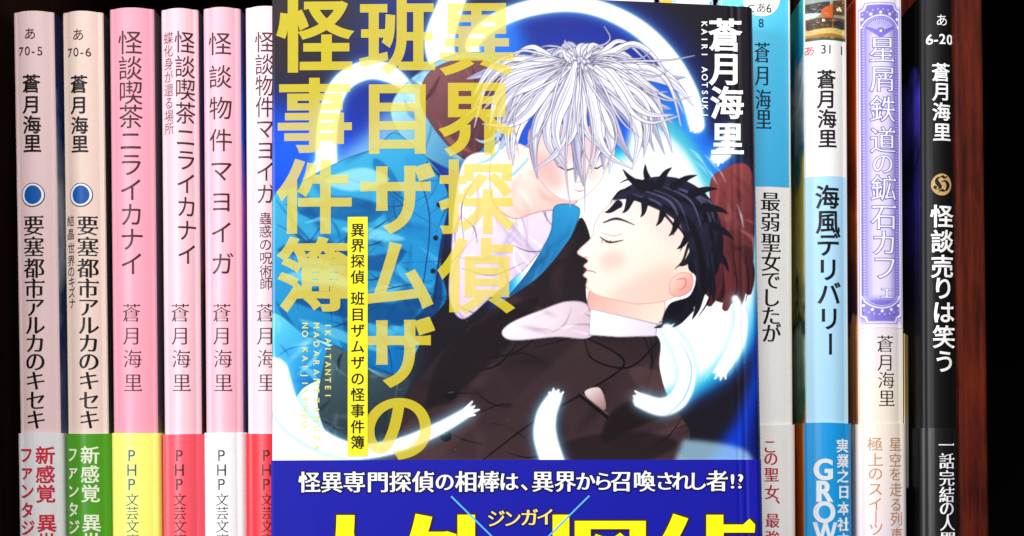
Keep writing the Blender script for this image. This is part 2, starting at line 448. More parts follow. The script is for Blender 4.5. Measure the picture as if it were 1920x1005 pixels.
class Book:
    def __init__(s, name, label, xl, xr, ytop, lean, zones, left, right, Y=Y0, r=0.0013, bulge=0.0012, depth=0.105):
        """xl, xr: edges of the spine half way up, ytop: its top edge (photograph pixels); zones: [(y or None, material)] from the top down"""
        s.Y = Y; rn = random.Random(name + label); s.bulge, s.r = bulge * rn.uniform(0.7, 1.25), r * rn.uniform(0.8, 1.15)
        s.ridges = [(rn.uniform(-0.42, 0.42), rn.uniform(0.00012, 0.00035), rn.uniform(-0.00001, 0.00002)) for _ in range(4)]; s.rn = rn
        k = Y / F; s.k = k
        ym = 500.0
        s.w = (xr - xl) * k; s.lean = -rad(lean)
        zt = (CY - ytop) * k
        s.H = zt - ZS
        xm = ((xl + xr) / 2 - CX) * k; zm = (CY - ym) * k
        x0 = xm - math.tan(s.lean) * (zm - ZS)
        lift = s.w / 2 * abs(math.sin(s.lean)) + 0.0001
        s.root = thing(name, label, 'book', (x0, Y, ZS + lift), (0, s.lean, 0), BOOK_GROUP)
        s.M = (Matrix.Translation((x0, Y, ZS + lift)) @ Euler((0, s.lean, 0)).to_matrix().to_4x4()).inverted()
        s.depth = depth
        s.zb = lambda y: s.local(np.array([[(xl + xr) / 2, y]]))[0][2]
        cuts = [s.H - lift] + [s.zb(y) for y, m in zones[1:]] + [0.0]
        s.top = cuts[0]
        s.shell('cover', 0.0, 0.00028, cuts, [m for _, m in zones], left, right)
        h = s.w / 2 - 0.0004
        box('page_block', (-h, 0.0016, 0.0004), (h, depth - 0.0012, s.top - 0.0006), PAGES, s.root)
    def profile(s, off=0.0):
        h = s.w / 2; r = s.r; n = 72
        pts = [(-h - off, s.depth)]
        pts += [(-h - off, 0.03), (-h - off, 0.01)]
        for i in range(7):
            a = i / 6 * math.pi / 2
            pts.append((-h + r - (r + off) * math.cos(a), s.bulge + r - (r + off) * math.sin(a)))
        for i in range(1, n):
            x = -h + r + (2 * h - 2 * r) * i / n
            pts.append((x, s.face(x) - off))
        for i in range(7):
            a = i / 6 * math.pi / 2
            pts.append((h - r + (r + off) * math.sin(a), s.bulge + r - (r + off) * math.cos(a)))
        pts += [(h + off, 0.01), (h + off, 0.03), (h + off, s.depth)]
        return pts
    def face(s, x):
        h = s.w / 2 - s.r
        x = np.asarray(x, float); t = np.clip(np.abs(x) / h, 0, None)
        y = s.bulge * np.clip(t, 0, 1) ** 2
        for c0, sg, am in s.ridges: y = y - am * np.exp(-((x - c0 * s.w) / sg) ** 2)
        e = np.clip(np.abs(x) - h, 0, s.r)
        return y + np.where(np.abs(x) > h, s.r - np.sqrt(np.maximum(s.r ** 2 - e ** 2, 0)), 0)
    def shell(s, name, off, th, cuts, mats, left, right, edge=None):
        P = s.profile(off + th) if off else s.profile(0); Q = s.profile(off + th - th if off else -th)
        n = len(P); V = []; Fc = []; mi = []
        ml = [m for m in mats] + [left, right] + ([edge] if edge else [])
        for z in cuts: V += [(x, y, z) for x, y in P]
        nz = len(cuts)
        for j in range(nz - 1):
            for i in range(n - 1):
                Fc.append((j * n + i, (j + 1) * n + i, (j + 1) * n + i + 1, j * n + i + 1))
                mi.append(len(mats) if i < 5 else (len(mats) + 1 if i > n - 7 else j))
        b = len(V)
        V += [(x, y, cuts[0]) for x, y in Q] + [(x, y, cuts[-1]) for x, y in Q] + [(x, y, cuts[0]) for x, y in P] + [(x, y, cuts[-1]) for x, y in P]
        em = len(ml) - 1 if edge else 0
        for i in range(n - 1):
            Fc.append((b + 2 * n + i, b + 2 * n + i + 1, b + i + 1, b + i)); mi.append(em)
            Fc.append((b + 3 * n + i, b + n + i, b + n + i + 1, b + 3 * n + i + 1)); mi.append(em)
            Fc.append((b + i, b + i + 1, b + n + i + 1, b + n + i)); mi.append(em)
        o = mesh(name, V, Fc, ml, s.root, mi)
        o.data.polygons.foreach_set('use_smooth', np.array([k < (nz - 1) * (n - 1) for k in range(len(Fc))]))
        return o
    def band(s, ytop, mat, left=None, right=None, edge=None):
        s.bz = s.zb(ytop)
        s.band_o = s.shell('paper_band', 0.00028, 0.00022, [s.bz, 0.0005], [mat], left or mat, right or mat, edge or WHITE)
        sk = s.rn.uniform(-0.012, 0.012)                # a band never sits quite square
        for v in s.band_o.data.vertices:
            if v.co.z > s.bz - 1e-6: v.co.z += sk * v.co.x + 0.00008 * math.sin(v.co.x * 420 + sk * 900)
        return s.band_o
    def local(s, V):
        V = np.asarray(V, float); k = s.k
        X = (V[:, 0] - CX) * k; Z = (CY - V[:, 1]) * k
        L = np.stack([X, np.full(len(V), s.Y), Z, np.ones(len(V))], 1) @ np.array(s.M).T
        return L[:, :3]
    def surf(s, extra=0.0):
        def f(V):
            L = s.local(V); lift = V[:, 2] if V.shape[1] > 2 else 0
            L[:, 1] = s.face(L[:, 0]) - 0.00007 - extra - 0.00003 * lift
            return L
        return f
    def text(s, name, build, on_band=False, keep=None):
        t = Lettering(); build(t)
        return t.link(name, s.band_o if on_band else s.root, s.surf(0.00052 if on_band else 0.0), keep)

WHITE = paper('white_coated_paper', (250, 250, 250))
PINKBEIGE = paper('pink_beige_cover', (242, 211, 213))
BEIGE = paper('beige_pink_cover', (242, 216, 204))
PINK = paper('rose_pink_cover', (244, 160, 180))
LPINK = paper('pale_pink_cover', (244, 194, 206))
PINK2 = paper('mid_pink_cover', (248, 182, 198))
PPINK = paper('blush_white_cover', (255, 214, 224))
BLACKC = paper('black_laminated_cover', (12, 12, 14), 0.42, 0.22)
DARKBROWN = ink((62, 30, 34)); GREYTXT = ink((70, 45, 50)); BLACK = ink((18, 14, 14)); WINK = ink((252, 252, 252))
NAVY = ink((20, 60, 130)); BLUED = ink((10, 90, 175))

def side(name, stops, noise=0.5, scale=90): return ramp_paper(name, 'Z', stops, noise, scale)
navy_art = side('navy_and_pale_art', [(0, (30, 34, 80)), (0.05, (120, 130, 165)), (0.075, (50, 60, 120)), (0.1, (200, 205, 215)), (0.125, (30, 60, 130)), (0.15, (50, 50, 100))], 0.5, 60)
dark_art = side('black_green_art', [(0, (20, 60, 25)), (0.055, (40, 60, 40)), (0.06, (30, 22, 30)), (0.15, (40, 36, 40))], 0.3)
grey_art = side('grey_mauve_art', [(0, (150, 130, 60)), (0.052, (120, 110, 70)), (0.056, (80, 70, 85)), (0.15, (95, 85, 95))], 0.3)
plum_art = side('dark_plum_art', [(0, (90, 20, 30)), (0.052, (80, 20, 30)), (0.056, (60, 20, 50)), (0.08, (30, 20, 25)), (0.1, (120, 70, 60)), (0.12, (90, 40, 120)), (0.15, (60, 50, 55))], 0.5)
neon_art = side('blue_violet_art', [(0, (120, 120, 140)), (0.055, (80, 80, 130)), (0.07, (90, 90, 200)), (0.09, (190, 90, 230)), (0.105, (230, 120, 240)), (0.12, (30, 110, 250)), (0.15, (60, 50, 70))], 0.25, 50)
pale_art = side('pale_cover_side', [(0, (200, 190, 190)), (0.15, (220, 205, 210))], 0.2)

def book(*a, **k): return Book('paperback', *a, **k)

# --- far left pair
def disc_emblem(t, x, y):
    t.disc(x, y, 22.5, NAVY, 0); t.disc(x, y, 20.8, WINK, 1); t.disc(x, y, 16.5, BLUED, 2, ry=17.5)

b1 = book('pink beige paperback with blue disc and grey-white band, leftmost of the row', 28, 106, 20, 0.93, [(None, PINKBEIGE)], pale_art, navy_art)
b1.band(812, paper('grey_white_band', (240, 238, 242)))
b1.text('code_lettering', lambda t: (t.char('あ', 56, 63, 24, 'gothic', DARKBROWN), [t.char(c, x, 95, 23, 'gothic', DARKBROWN) for c, x in zip('70-5', (38, 51, 62.5, 74))]))
b1.text('author_lettering', lambda t: t.column('蒼月海里', [(58, 157), (58.5, 196), (59, 234), (60, 269)], 36, 'bold', BLACK))
b1.text('disc_emblem', lambda t: disc_emblem(t, 61, 365))
T1 = '要塞都市アルカのキセキ'
b1.text('title_lettering', lambda t: t.column(T1, list(zip(np.linspace(62, 67, 11), (423, 463, 503, 541, 576, 610, 644, 678, 714, 751, 787))), 41, 'mincho_bold', BLACK))
RED = ink((222, 40, 66))
def obi1(t, m, dx):
    t.column('新感覚', [(85 + dx, 854), (85 + dx, 890), (86 + dx, 926)], 35, 'bold', m)
    t.column('異世界', [(88 + dx, 981), (88 + dx, 1016), (88 + dx, 1052)], 35, 'bold', m)
    t.column('ファンタジー', [(48 + dx, 853), (47 + dx, 886), (50 + dx, 921), (50 + dx, 957), (51 + dx, 990), (51 + dx, 1023)], 32, 'bold', m)
b1.text('band_lettering', lambda t: obi1(t, RED, 0), True)

b2 = book('beige pink paperback with blue disc and green paper band, second from the left', 118, 197, 20, 0.75, [(None, BEIGE)], pale_art, dark_art)
b2.band(813, paper('leaf_green_band', (78, 158, 28)))
b2.text('code_lettering', lambda t: (t.char('あ', 146, 65, 24, 'gothic', GREYTXT), [t.char(c, x, 97, 23, 'gothic', GREYTXT) for c, x in zip('70-6', (129, 142, 153.5, 165))]))
b2.text('author_lettering', lambda t: t.column('蒼月海里', [(147, 158), (147.5, 197), (148, 235), (149, 270)], 35, 'bold', BLACK))
b2.text('disc_emblem', lambda t: disc_emblem(t, 151, 365))
b2.text('title_lettering', lambda t: t.column(T1, list(zip(np.linspace(163, 167, 11), (423, 463, 503, 541, 576, 610, 644, 678, 714, 751, 787))), 40, 'mincho_bold', BLACK))
b2.text('subtitle_lettering', lambda t: t.column('結晶世界のキズナ', [(130, 413), (130, 438), (131, 464), (131, 488), (131, 508), (132, 528), (132, 548), (133, 568)], 22, 'gothic', GREYTXT, sx=0.75))
b2.text('band_lettering', lambda t: obi1(t, ink((236, 246, 214)), 84), True)

# --- four pink spines
TN = '怪談喫茶ニライカナイ'
PHP = 'PHP文芸文庫'
def obi2(t, x, m):
    for c, y in zip('PHP', (854, 881, 908)): t.char(c, x, y, 31, 'gothic', m, sx=0.95)
    t.column('文芸文庫', [(x + 0.5, 937), (x + 0.5, 962), (x + 1, 987), (x + 1, 1013)], 26, 'mincho', m)
def author4(x): return lambda t: t.column('蒼月海里', [(x, 587), (x + 1, 630), (x + 2, 673), (x + 3, 718)], 37, 'mincho', DARKBROWN)

b3 = book('rose pink paperback with bright yellow paper band and wide spine', 206, 291, 14, 0.55, [(None, PINK)], pale_art, grey_art)
b3.band(812, paper('bright_yellow_band', (252, 250, 120)))
b3.text('title_lettering', lambda t: t.column(TN, list(zip(np.linspace(243, 247, 10), (80, 128, 174, 219, 264, 309, 356, 403, 449, 495))), 48, 'gothic', DARKBROWN))
b3.text('author_lettering', author4(246))
b3.text('band_lettering', lambda t: obi2(t, 248, ink((40, 105, 115))), True)

b4 = book('pale pink paperback with coral red band and a small second column of writing', 302, 374, 15, 0.48, [(None, LPINK)], pale_art, plum_art)
b4.band(814, paper('coral_red_band', (244, 84, 100)))
b4.text('title_lettering', lambda t: t.column(TN, list(zip(np.linspace(345, 350, 10), (79, 125, 168, 212, 257, 300, 344, 388, 432, 477))), 44, 'gothic', DARKBROWN, sx=0.86))
b4.text('subtitle_lettering', lambda t: t.column('蝶化身が還る場所', [(314, 70), (314, 94), (314.5, 118), (314.5, 143), (315, 168), (315, 192), (315.5, 216), (316, 240)], 25, 'light', GREYTXT, sx=0.85))
b4.text('author_lettering', author4(337))
b4.text('band_lettering', lambda t: obi2(t, 337, ink((70, 10, 30))), True)

b5 = book('mid pink paperback with plain white paper band', 381, 453, 13, 0.40, [(None, PINK2)], pale_art, neon_art)
b5.band(811, paper('white_band', (250, 250, 252)))
TM = '怪談物件マヨイガ'
b5.text('title_lettering', lambda t: t.column(TM, list(zip(np.linspace(411, 416, 8), (82, 144, 203, 263, 320, 378, 436, 495))), 46, 'gothic', DARKBROWN))
b5.text('author_lettering', author4(415))
b5.text('band_lettering', lambda t: obi2(t, 416, ink((60, 50, 60))), True)

b6 = book('blush white paperback with scarlet band, partly behind the big illustrated cover', 460, 540, 11, 0.35, [(None, PPINK)], pale_art, plum_art)
b6.band(813, paper('scarlet_band', (252, 50, 64)))
b6.text('title_lettering', lambda t: t.column(TM, list(zip(np.linspace(495, 498, 8), (79, 121, 161, 201, 241, 282, 322, 364))), 42, 'gothic', DARKBROWN, sx=0.9))
b6.text('subtitle_lettering', lambda t: t.column('蟲惑の呪術師', [(497, 410), (497, 434), (497.5, 459), (498, 484), (498, 509), (498.5, 532)], 25, 'gothic', DARKBROWN))
b6.text('author_lettering', author4(497))
b6.text('band_lettering', lambda t: obi2(t, 500, ink((90, 0, 20))), True)

# --- behind the big cover, only their tops showing, and the blue one
CYAN = ramp_paper('sky_blue_cover', 'Z', [(0.0, (70, 192, 246)), (0.10, (58, 182, 242)), (0.13, (76, 200, 250)), (0.152, (92, 214, 252))], 0.1, 30)
WHT2 = paper('grey_white_cover', (255, 253, 251))
CYAN_SPOT = paper('cyan_print', (110, 232, 246))
bw = book('white paperback whose top peeks out over the big cover, leftmost of two', 1120, 1230, -6, 0.0, [(None, WHITE)], pale_art, plum_art, Y=0.336)
bv = book('white paperback with orange corner peeking out over the big cover', 1238, 1341, -7, 0.0, [(None, WHITE)], pale_art, plum_art, Y=0.336)
def spots(t):
    t.poly([(1238.5, -6), (1250, -6), (1262, 0), (1256, 14), (1240, 18)], ink((250, 190, 40)))
    t.poly([(1252, -6), (1266, -6), (1272, 30), (1250, 40), (1256, 12), (1263, 0)], ink((150, 220, 250)))
    t.poly([(1332, 0), (1340, -6), (1340, 60), (1328, 60)], ink((90, 190, 235)))
bv.text('cover_print', spots)
b7 = book('sky blue and white paperback with navy writing, tucked behind the big cover', 1353, 1489, -8, 0.32, [(None, CYAN), (350, WHT2)], pale_art, right=
          side('teal_dark_art', [(0, (120, 30, 30)), (0.05, (120, 40, 40)), (0.1, (110, 120, 125)), (0.12, (20, 70, 90)), (0.15, (10, 60, 80))], 0.3))
b7.band(797, paper('off_white_band', (254, 251, 248)), right=ink((215, 40, 50)))
b7.text('code_roundel', lambda t: (t.disc(1428, -5, 36, WINK, 0), t.disc(1372, -2, 22, CYAN_SPOT, 0), t.char('C', 1408, 16, 21, 'gothic', BLACK, lift=1), t.char('あ', 1427, 15, 20, 'gothic', BLACK, lift=1),
                                   t.char('6', 1442, 15, 23, 'gothic', BLACK, lift=1), t.char('8', 1427, 43, 22, 'gothic', ink((20, 70, 100)), lift=1)))
b7.text('author_lettering', lambda t: t.column('蒼月海里', [(1429, 99), (1430, 142), (1431, 187), (1432, 224)], 41, 'mincho_bold', ink((14, 40, 70)), sx=0.75))
b7.text('title_lettering', lambda t: t.column('最弱聖女でしたが', [(1445, 378), (1445, 416), (1446, 455), (1446, 491), (1446, 525), (1446, 558), (1446, 592), (1447, 625)], 39, 'mincho_bold', BLACK))
b7.text('band_lettering', lambda t: t.column('この聖女、最強', [(1443, 837), (1445, 860), (1446, 890), (1447, 923), (1449, 948), (1448, 976), (1448, 1008)], 29, 'mincho_bold', ink((206, 40, 56))), True)

# --- white / light blue one with a picture of a house
side8 = side('green_yellow_art', [(0, (200, 90, 20)), (0.054, (214, 110, 30)), (0.056, (50, 130, 80)), (0.075, (190, 220, 190)), (0.082, (30, 60, 60)), (0.09, (225, 220, 130)), (0.11, (215, 200, 90)), (0.118, (20, 120, 130)), (0.135, (230, 240, 240)), (0.14, (30, 170, 220)), (0.152, (60, 210, 210))], 0.22, 140)
GREYW = paper('warm_white_cover', (240, 237, 236)); LBLUE = paper('light_blue_cover', (172, 218, 246))
b8 = book('white and light blue paperback with small house picture and bold black writing', 1511, 1594, -12, 0.30, [(None, GREYW), (330, LBLUE)], side8, Y=0.3312, right=
          side('rust_art', [(0, (80, 60, 110)), (0.15, (150, 60, 30))], 0.4))
b8.band(793, paper('bright_blue_band', (14, 150, 220)), left=side('orange_band_art', [(0, (90, 70, 30)), (0.04, (214, 110, 20)), (0.06, (220, 130, 40))], 0.6, 200))
b8.text('code_lettering', lambda t: (t.char('あ', 1519, 93, 20, 'gothic', ink((220, 40, 60))), t.char('3', 1544, 92, 23, 'gothic', BLACK), t.char('1', 1556, 92, 23, 'gothic', BLACK), t.char('1', 1580, 92, 23, 'gothic', BLACK)))
b8.text('author_lettering', lambda t: t.column('蒼月海里', [(1550, 149), (1550, 186), (1551, 223), (1552, 260)], 37, 'bold', BLACK))
b8.text('title_lettering', lambda t: t.column('海風デリバリー', [(1552, 370), (1553, 416), (1554, 459), (1553, 506), (1555, 551), (1555, 598), (1556, 645)], 47, 'bold', BLACK))
def obi8(t):
    m = ink((235, 245, 252)); t.column('実業之日本社文庫', [(1581, 836), (1582, 865), (1582, 893), (1583, 923), (1583, 954), (1583, 984), (1583, 1013), (1583, 1042)], 27, 'heavy', m)
    g = ink((222, 228, 232))
    for c, y, x in (('G', 879, 1543.5), ('R', 920, 1546.5), ('O', 959, 1545.5), ('W', 998, 1547)): t.char(c, x, y + 1, 54, 'black', g, sx=0.9 if c != 'W' else 0.72)
b8.text('band_lettering', obi8, True)

def house_picture():
    c = Canvas(1500, -20, 1602, 80, 2.0, (150, 140, 110)); rnd = random.Random(4)
    c.fill([(1500, -20), (1602, -20), (1602, 8), (1500, 8)], (140, 165, 165), False)
    c.fill([(1508, -6), (1560, -16), (1566, 4), (1508, 8)], (150, 170, 165), False)
    c.fill([(1510, 6), (1556, 3), (1558, 22), (1510, 26)], (52, 48, 44), False)
    c.fill([(1540, 18), (1564, 6), (1564, 54), (1546, 54)], (206, 92, 36), False)
    c.fill([(1562, 2), (1588, -4), (1588, 54), (1562, 56)], (96, 66, 42), False)
    c.fill([(1564, 28), (1590, 26), (1590, 32), (1564, 33)], (150, 150, 140), False)
    c.fill([(1564, 40), (1588, 36), (1588, 56), (1564, 56)], (44, 44, 48), False)
    c.fill([(1504, 24), (1520, 22), (1540, 26), (1526, 34), (1504, 35)], (205, 225, 225), False)
    c.fill([(1505, 36), (1540, 33), (1562, 34), (1560, 54), (1516, 56)], (72, 50, 32), False)
    c.fill([(1504, 36), (1513, 36), (1513, 66), (1504, 66)], (205, 225, 235), False)
    c.fill([(1508, 56), (1560, 52), (1596, 54), (1596, 66), (1508, 66)], (214, 190, 110), False)
    c.fill([(1508, 66), (1560, 62), (1596, 66), (1596, 70), (1508, 71)], (176, 116, 44), False)
    c.fill([(1508, 70), (1598, 69), (1598, 75), (1508, 75)], (66, 80, 52), False)
    c.fill([(1586, -20), (1600, -20), (1600, 70), (1586, 70)], (196, 178, 130), False, alpha=0.8)
    for _ in range(240):
        x, y = rnd.uniform(1506, 1598), rnd.uniform(-18, 74); a = rnd.uniform(-2, 2)
        col = rnd.choice([(230, 220, 170), (96, 84, 60), (206, 110, 56), (120, 136, 110), (245, 240, 226), (150, 100, 60), (200, 190, 150)])
        c.stroke([(x, y), (x + rnd.uniform(2, 9), y + a)], [rnd.uniform(0.6, 2.2), 0.4], col, rnd.uniform(0.25, 0.7))
    for x, y in ((1572, 17), (1578, 17), (1544, 38), (1576, 14)): c.fill([(x - 2, y - 2), (x + 2, y - 2), (x + 2, y + 2), (x - 2, y + 2)], (255, 250, 220), True)
    return c
hc = house_picture()
def spine_picture(b, name, canvas, x0, x1, y0, y1, step, mat):
    L = b.local(np.array([[x0, y0], [x1, y1]])); a, z1 = L[0][0], L[0][2]; c, z0 = L[1][0], L[1][2]
    h = b.w / 2 - 0.0004; a = max(a, -h); c = min(c, h); z1 = min(z1, b.top - 0.0003)
    xs = np.linspace(a, c, int((c - a) / step) + 2); zs = np.linspace(z0, z1, int((z1 - z0) / step) + 2)
    Mi = np.array(b.M.inverted())
    def colour(X, Z):
        W = np.stack([X, np.zeros_like(X), Z, np.ones_like(X)], -1) @ Mi.T
        return canvas.sample(CX + W[..., 0] / b.k, CY - W[..., 2] / b.k)
    return art_grid(name, b.root, xs, zs, lambda X: b.face(X) - 0.00005, colour, mat)
spine_picture(b8, 'house_picture', hc, 1500, 1602, -15, 74.5, 0.0001, printed('printed_spine', 0.42, 0.35))

# --- lavender one
side9 = side('orange_dusk_art', [(0, (120, 110, 170)), (0.04, (90, 70, 120)), (0.058, (190, 130, 90)), (0.078, (232, 160, 90)), (0.08, (70, 40, 60)), (0.094, (120, 60, 40)), (0.104, (214, 110, 40)), (0.112, (150, 60, 30)), (0.125, (225, 95, 25)), (0.145, (215, 80, 20)), (0.152, (190, 70, 30))], 0.18, 120)
CREAM = ramp_paper('cream_lilac_cover', 'Z', [(0.0, (222, 214, 226)), (0.03, (236, 228, 228)), (0.055, (236, 224, 206)), (0.066, (240, 228, 212)), (0.08, (226, 216, 226)), (0.152, (240, 228, 240))], 0.2, 50)
b9 = book('lavender paperback with ornate frame and white writing above a cream lower half', 1610, 1698, -12, 0.30, [(None, CREAM)], side9,
          side('cream_back_art', [(0, (20, 18, 20)), (0.036, (30, 26, 26)), (0.04, (120, 120, 120)), (0.05, (220, 214, 206)), (0.08, (226, 200, 140)), (0.085, (40, 34, 50)), (0.152, (10, 10, 14))], 0.05))
b9.band(795, ramp_paper('cream_lilac_band', 'Z', [(0.0, (224, 214, 232)), (0.025, (228, 216, 230)), (0.045, (238, 224, 216)), (0.06, (240, 226, 208))], 0.5, 60))

def lavender_panel():
    c = Canvas(1600, -14, 1712, 622, 1.6, (240, 228, 236))
    lean = lambda y: (y - 500) * 0.0053
    def F_(pts): return [(x + lean(y), y) for x, y in pts]
    # glow round the frame and frame body
    m = c.cover(F_([(1612, 12), (1695, 12), (1695, 606), (1612, 606)])); c.put(c.blur(m, 6), (170, 150, 226), 0.75)
    xl, xr, yt, yb = 1614, 1694, 4, 607
    frame = [(xl + 11, yt), (xr - 11, yt), (xr - 8, yt + 9), (xr, yt + 13), (xr, yb - 13), (xr - 8, yb - 9), (xr - 11, yb), (xl + 11, yb), (xl + 8, yb - 9), (xl, yb - 13), (xl, yt + 13), (xl + 8, yt + 9)]
    def shrink(d): 
        cx, cy = (xl + xr) / 2, (yt + yb) / 2
        return F_([(x + (d if x < cx else -d), y + (d if y < cy else -d)) for x, y in frame])
    c.fill(shrink(0), (140, 122, 216), False); c.fill(shrink(1.5), (238, 232, 252), False); c.fill(shrink(4), (150, 134, 220), False)
    c.fill(shrink(5.5), (122, 112, 204), False)
    # inner pale field
    inner = F_([(xl + 14, 52), (xr - 14, 52), (xr - 14, 562), (xl + 14, 562)])
    mi = c.cover(inner); c.put(c.blur(mi, 3), (172, 162, 226)); c.put(c.blur(c.cover(F_([(xl + 22, 60), (xr - 22, 60), (xr - 22, 556), (xl + 22, 556)])), 6), (226, 216, 240), 0.9)
    # stitched dots down both sides
    for y in np.arange(50, 566, 5.2):
        for x in (xl + 9.5, xr - 9.5):
            c.fill(F_([(x - 2.2, y - 1.2), (x + 2.2, y - 1.2), (x + 2.2, y + 1.2), (x - 2.2, y + 1.2)]), (196, 188, 240), False)
    # fans at both ends
    for yc, sg in ((58, -1), (548, 1)):
        cx = (xl + xr) / 2; R = 34
        arc = lambda r, a0, a1, n=24: [(cx + r * math.cos(a), yc + sg * (r * 0.82) * math.sin(a)) for a in np.linspace(rad(a0), rad(a1), n)]
        c.fill(F_(arc(40, 8, 172) + [(xl + 6, yc + sg * 10), (xl + 8, yc + sg * 44), (xr - 8, yc + sg * 44), (xr - 6, yc + sg * 10)][::1]), (96, 86, 192), False) if False else None
        c.stroke(F_(arc(36, 12, 168)), 2.4, (240, 236, 252)); c.stroke(F_(arc(31, 16, 164)), 1.0, (220, 214, 248))
        if sg < 0: c.fill(F_(arc(30, 18, 162) + [(cx, yc - sg * 14)]), (118, 106, 208), False, alpha=0.9)
        for a in (np.linspace(30, 150, 15) if sg < 0 else ()):
            p = [(cx + r * math.cos(rad(a)), yc + sg * r * 0.82 * math.sin(rad(a))) for r in (8, 28)]
            c.stroke(F_(p), [0.8, 1.8], (222, 216, 248))
        for a in np.linspace(20, 160, 7):
            x, y = cx + 45 * math.cos(rad(a)), yc + sg * 45 * 0.78 * math.sin(rad(a))
            if xl + 7 < x < xr - 7: c.fill(F_([(x + 2.8 * math.cos(q), y + 2.8 * math.sin(q)) for q in np.linspace(0, 6.28, 9)[:-1]]), (250, 248, 255))
        for a in np.linspace(32, 148, 12):
            x, y = cx + 53 * math.cos(rad(a)), yc + sg * 53 * 0.78 * math.sin(rad(a))
            if xl + 8 < x < xr - 8: c.fill(F_([(x + 1.2 * math.cos(q), y + 1.2 * math.sin(q)) for q in np.linspace(0, 6.28, 7)[:-1]]), (236, 232, 252))
        if sg < 0: c.fill(F_([(cx + 2.4 * math.cos(q), yc - sg * 0 + 2.4 * math.sin(q)) for q in np.linspace(0, 6.28, 9)[:-1]]), (250, 248, 255))
    return c
spine_picture(b9, 'ornate_panel', lavender_panel(), 1600, 1712, -14, 614, 0.00011, printed('printed_spine'))
T9 = '星屑鉄道の鉱石カフェ'
P9 = [(1655, 93), (1656, 148), (1656, 205), (1657, 263), (1656, 307), (1658, 353), (1659, 407), (1659, 456), (1660, 502), (1663, 546)]
def title9(t):
    gl = ink((116, 100, 206), 0.75)
    for ch, (x, y) in zip(T9, P9):
        z = 34 if ch in 'ェ' else (44 if ch in 'の' else 52)
        t.char(ch, x, y, z, 'mincho', gl, extra=0.035); t.char(ch, x, y, z, 'mincho', WINK, lift=1)
b9.text('title_lettering', title9)
b9.text('author_lettering', lambda t: (t.column('蒼月海里', [(1660, 645), (1661, 680), (1662, 713), (1663, 747)], 34, 'mincho', BLACK), t.line([(1613, 617), (1700, 617)], 1.2, ink((150, 140, 150)))))
def obi9(t):
    m = ink((196, 138, 84))
    t.column('星空を走る列車', [(1679, 833), (1679, 863), (1679, 889), (1680, 918), (1680, 946), (1681, 973), (1682, 1003)], 28, 'mincho', m)
    t.column('極上のスイーツ', [(1640, 833), (1641, 862), (1641, 888), (1641, 917), (1641, 945), (1641, 969), (1642, 992)], 28, 'mincho', m)
b9.text('band_lettering', obi9, True)

lo, hi = b9.zb(917), b9.zb(624); hx = b9.w / 2          # the loose edge of its back cover stands away
ll = [(hx + 0.0001, 0.0016, hi)] + [(hx + 0.0001, 0.0016, lo + 0.0008)] + [(hx + 0.0026 - 0.0012 * (1 - math.sin(q)), 0.0078 - 0.003 * (1 - math.sin(q)), lo + 0.002 * (1 - math.cos(q)) * 0.5) for q in np.linspace(0, math.pi / 2, 6)] + [(hx + 0.0026, 0.0078, hi)]
n_ = len(ll); bk = [(x - 0.0001, y + 0.0003, z) for x, y, z in ll]
mesh('loose_cover_edge', ll + bk, [tuple(range(n_)), tuple(range(2 * n_ - 1, n_ - 1, -1))] + [(i, (i + 1) % n_, n_ + (i + 1) % n_, n_ + i) for i in range(n_)],
     ramp_paper('tan_to_white_flap', 'Z', [(lo, (205, 200, 196)), (lo + 0.012, (236, 230, 224)), (lo + 0.02, (226, 196, 130)), (hi, (214, 178, 110))], 0.05), b9.root)

# --- black one at the right end
side10 = side('midnight_violet_art', [(0, (6, 6, 8)), (0.06, (12, 12, 16)), (0.09, (24, 20, 46)), (0.108, (40, 34, 120)), (0.118, (20, 18, 60)), (0.13, (70, 60, 190)), (0.137, (40, 40, 130)), (0.139, (8, 8, 10)), (0.152, (6, 6, 8))], 0.12, 160)
b10 = book('black paperback with white writing and gold emblem at the right end', 1728, 1799, -10, 0.22, [(None, BLACKC)], side10, BLACKC)
b10.band(802, paper('black_band', (16, 15, 15), 0.4), left=BLACKC, edge=paper('grey_paper_edge', (150, 150, 150)))
b10.text('code_lettering', lambda t: (t.char('あ', 1766, 38, 24, 'gothic', WINK), [t.char(c, x, 73, 26, 'bold', WINK) for c, x in zip('6-20', (1744, 1755, 1767, 1782))]))
b10.text('author_lettering', lambda t: t.column('蒼月海里', [(1765, 136), (1766, 172), (1766, 210), (1767, 248)], 36, 'bold', WINK))
def emblem(t):
    g = ink((196, 160, 104)); k = ink((20, 16, 14)); x, y = 1766, 346
    t.disc(x, y, 19.5, g, 0, ry=20.5)
    def S(pts, wd): 
        r = ribbon([(x + a, y + b) for a, b in pts], wd, False); n = len(r) // 2
        for i in range(n - 1): t.poly([r[i], r[i + 1], r[-2 - i], r[-1 - i]], k, 1)
    S([(-2, -14.4), (-8, -12), (-9.6, -6), (-6, 0), (-3.2, 5), (-7.5, 8.6)], [0.8, 3.5, 7, 8, 6, 0.8])
    S([(-2.4, -14.6), (2, -15), (5.5, -13), (11.5, -16)], [0.8, 5, 4, 0.5])
    S([(-1.5, -4.6), (4, -7), (9.5, -5), (12, 1), (10, 8), (5.5, 12)], [0.6, 2.6, 5.5, 7, 5, 1])
    S([(-6.8, 15.5), (-4, 11.5), (1, 10.8), (5.5, 12.6)], [0.5, 2, 5.5, 1.5])
    S([(-12, 9.4), (-7, 8.6)], [1, 0.8]); t.disc(x - 12.4, y + 5, 3.2, k, 1, 14)
b10.text('round_emblem', emblem)
b10.text('title_lettering', lambda t: t.column('怪談売りは笑う', [(1767, 406), (1768, 453), (1768, 500), (1769, 541), (1770, 586), (1771, 632), (1772, 678)], 45, 'bold', WINK))
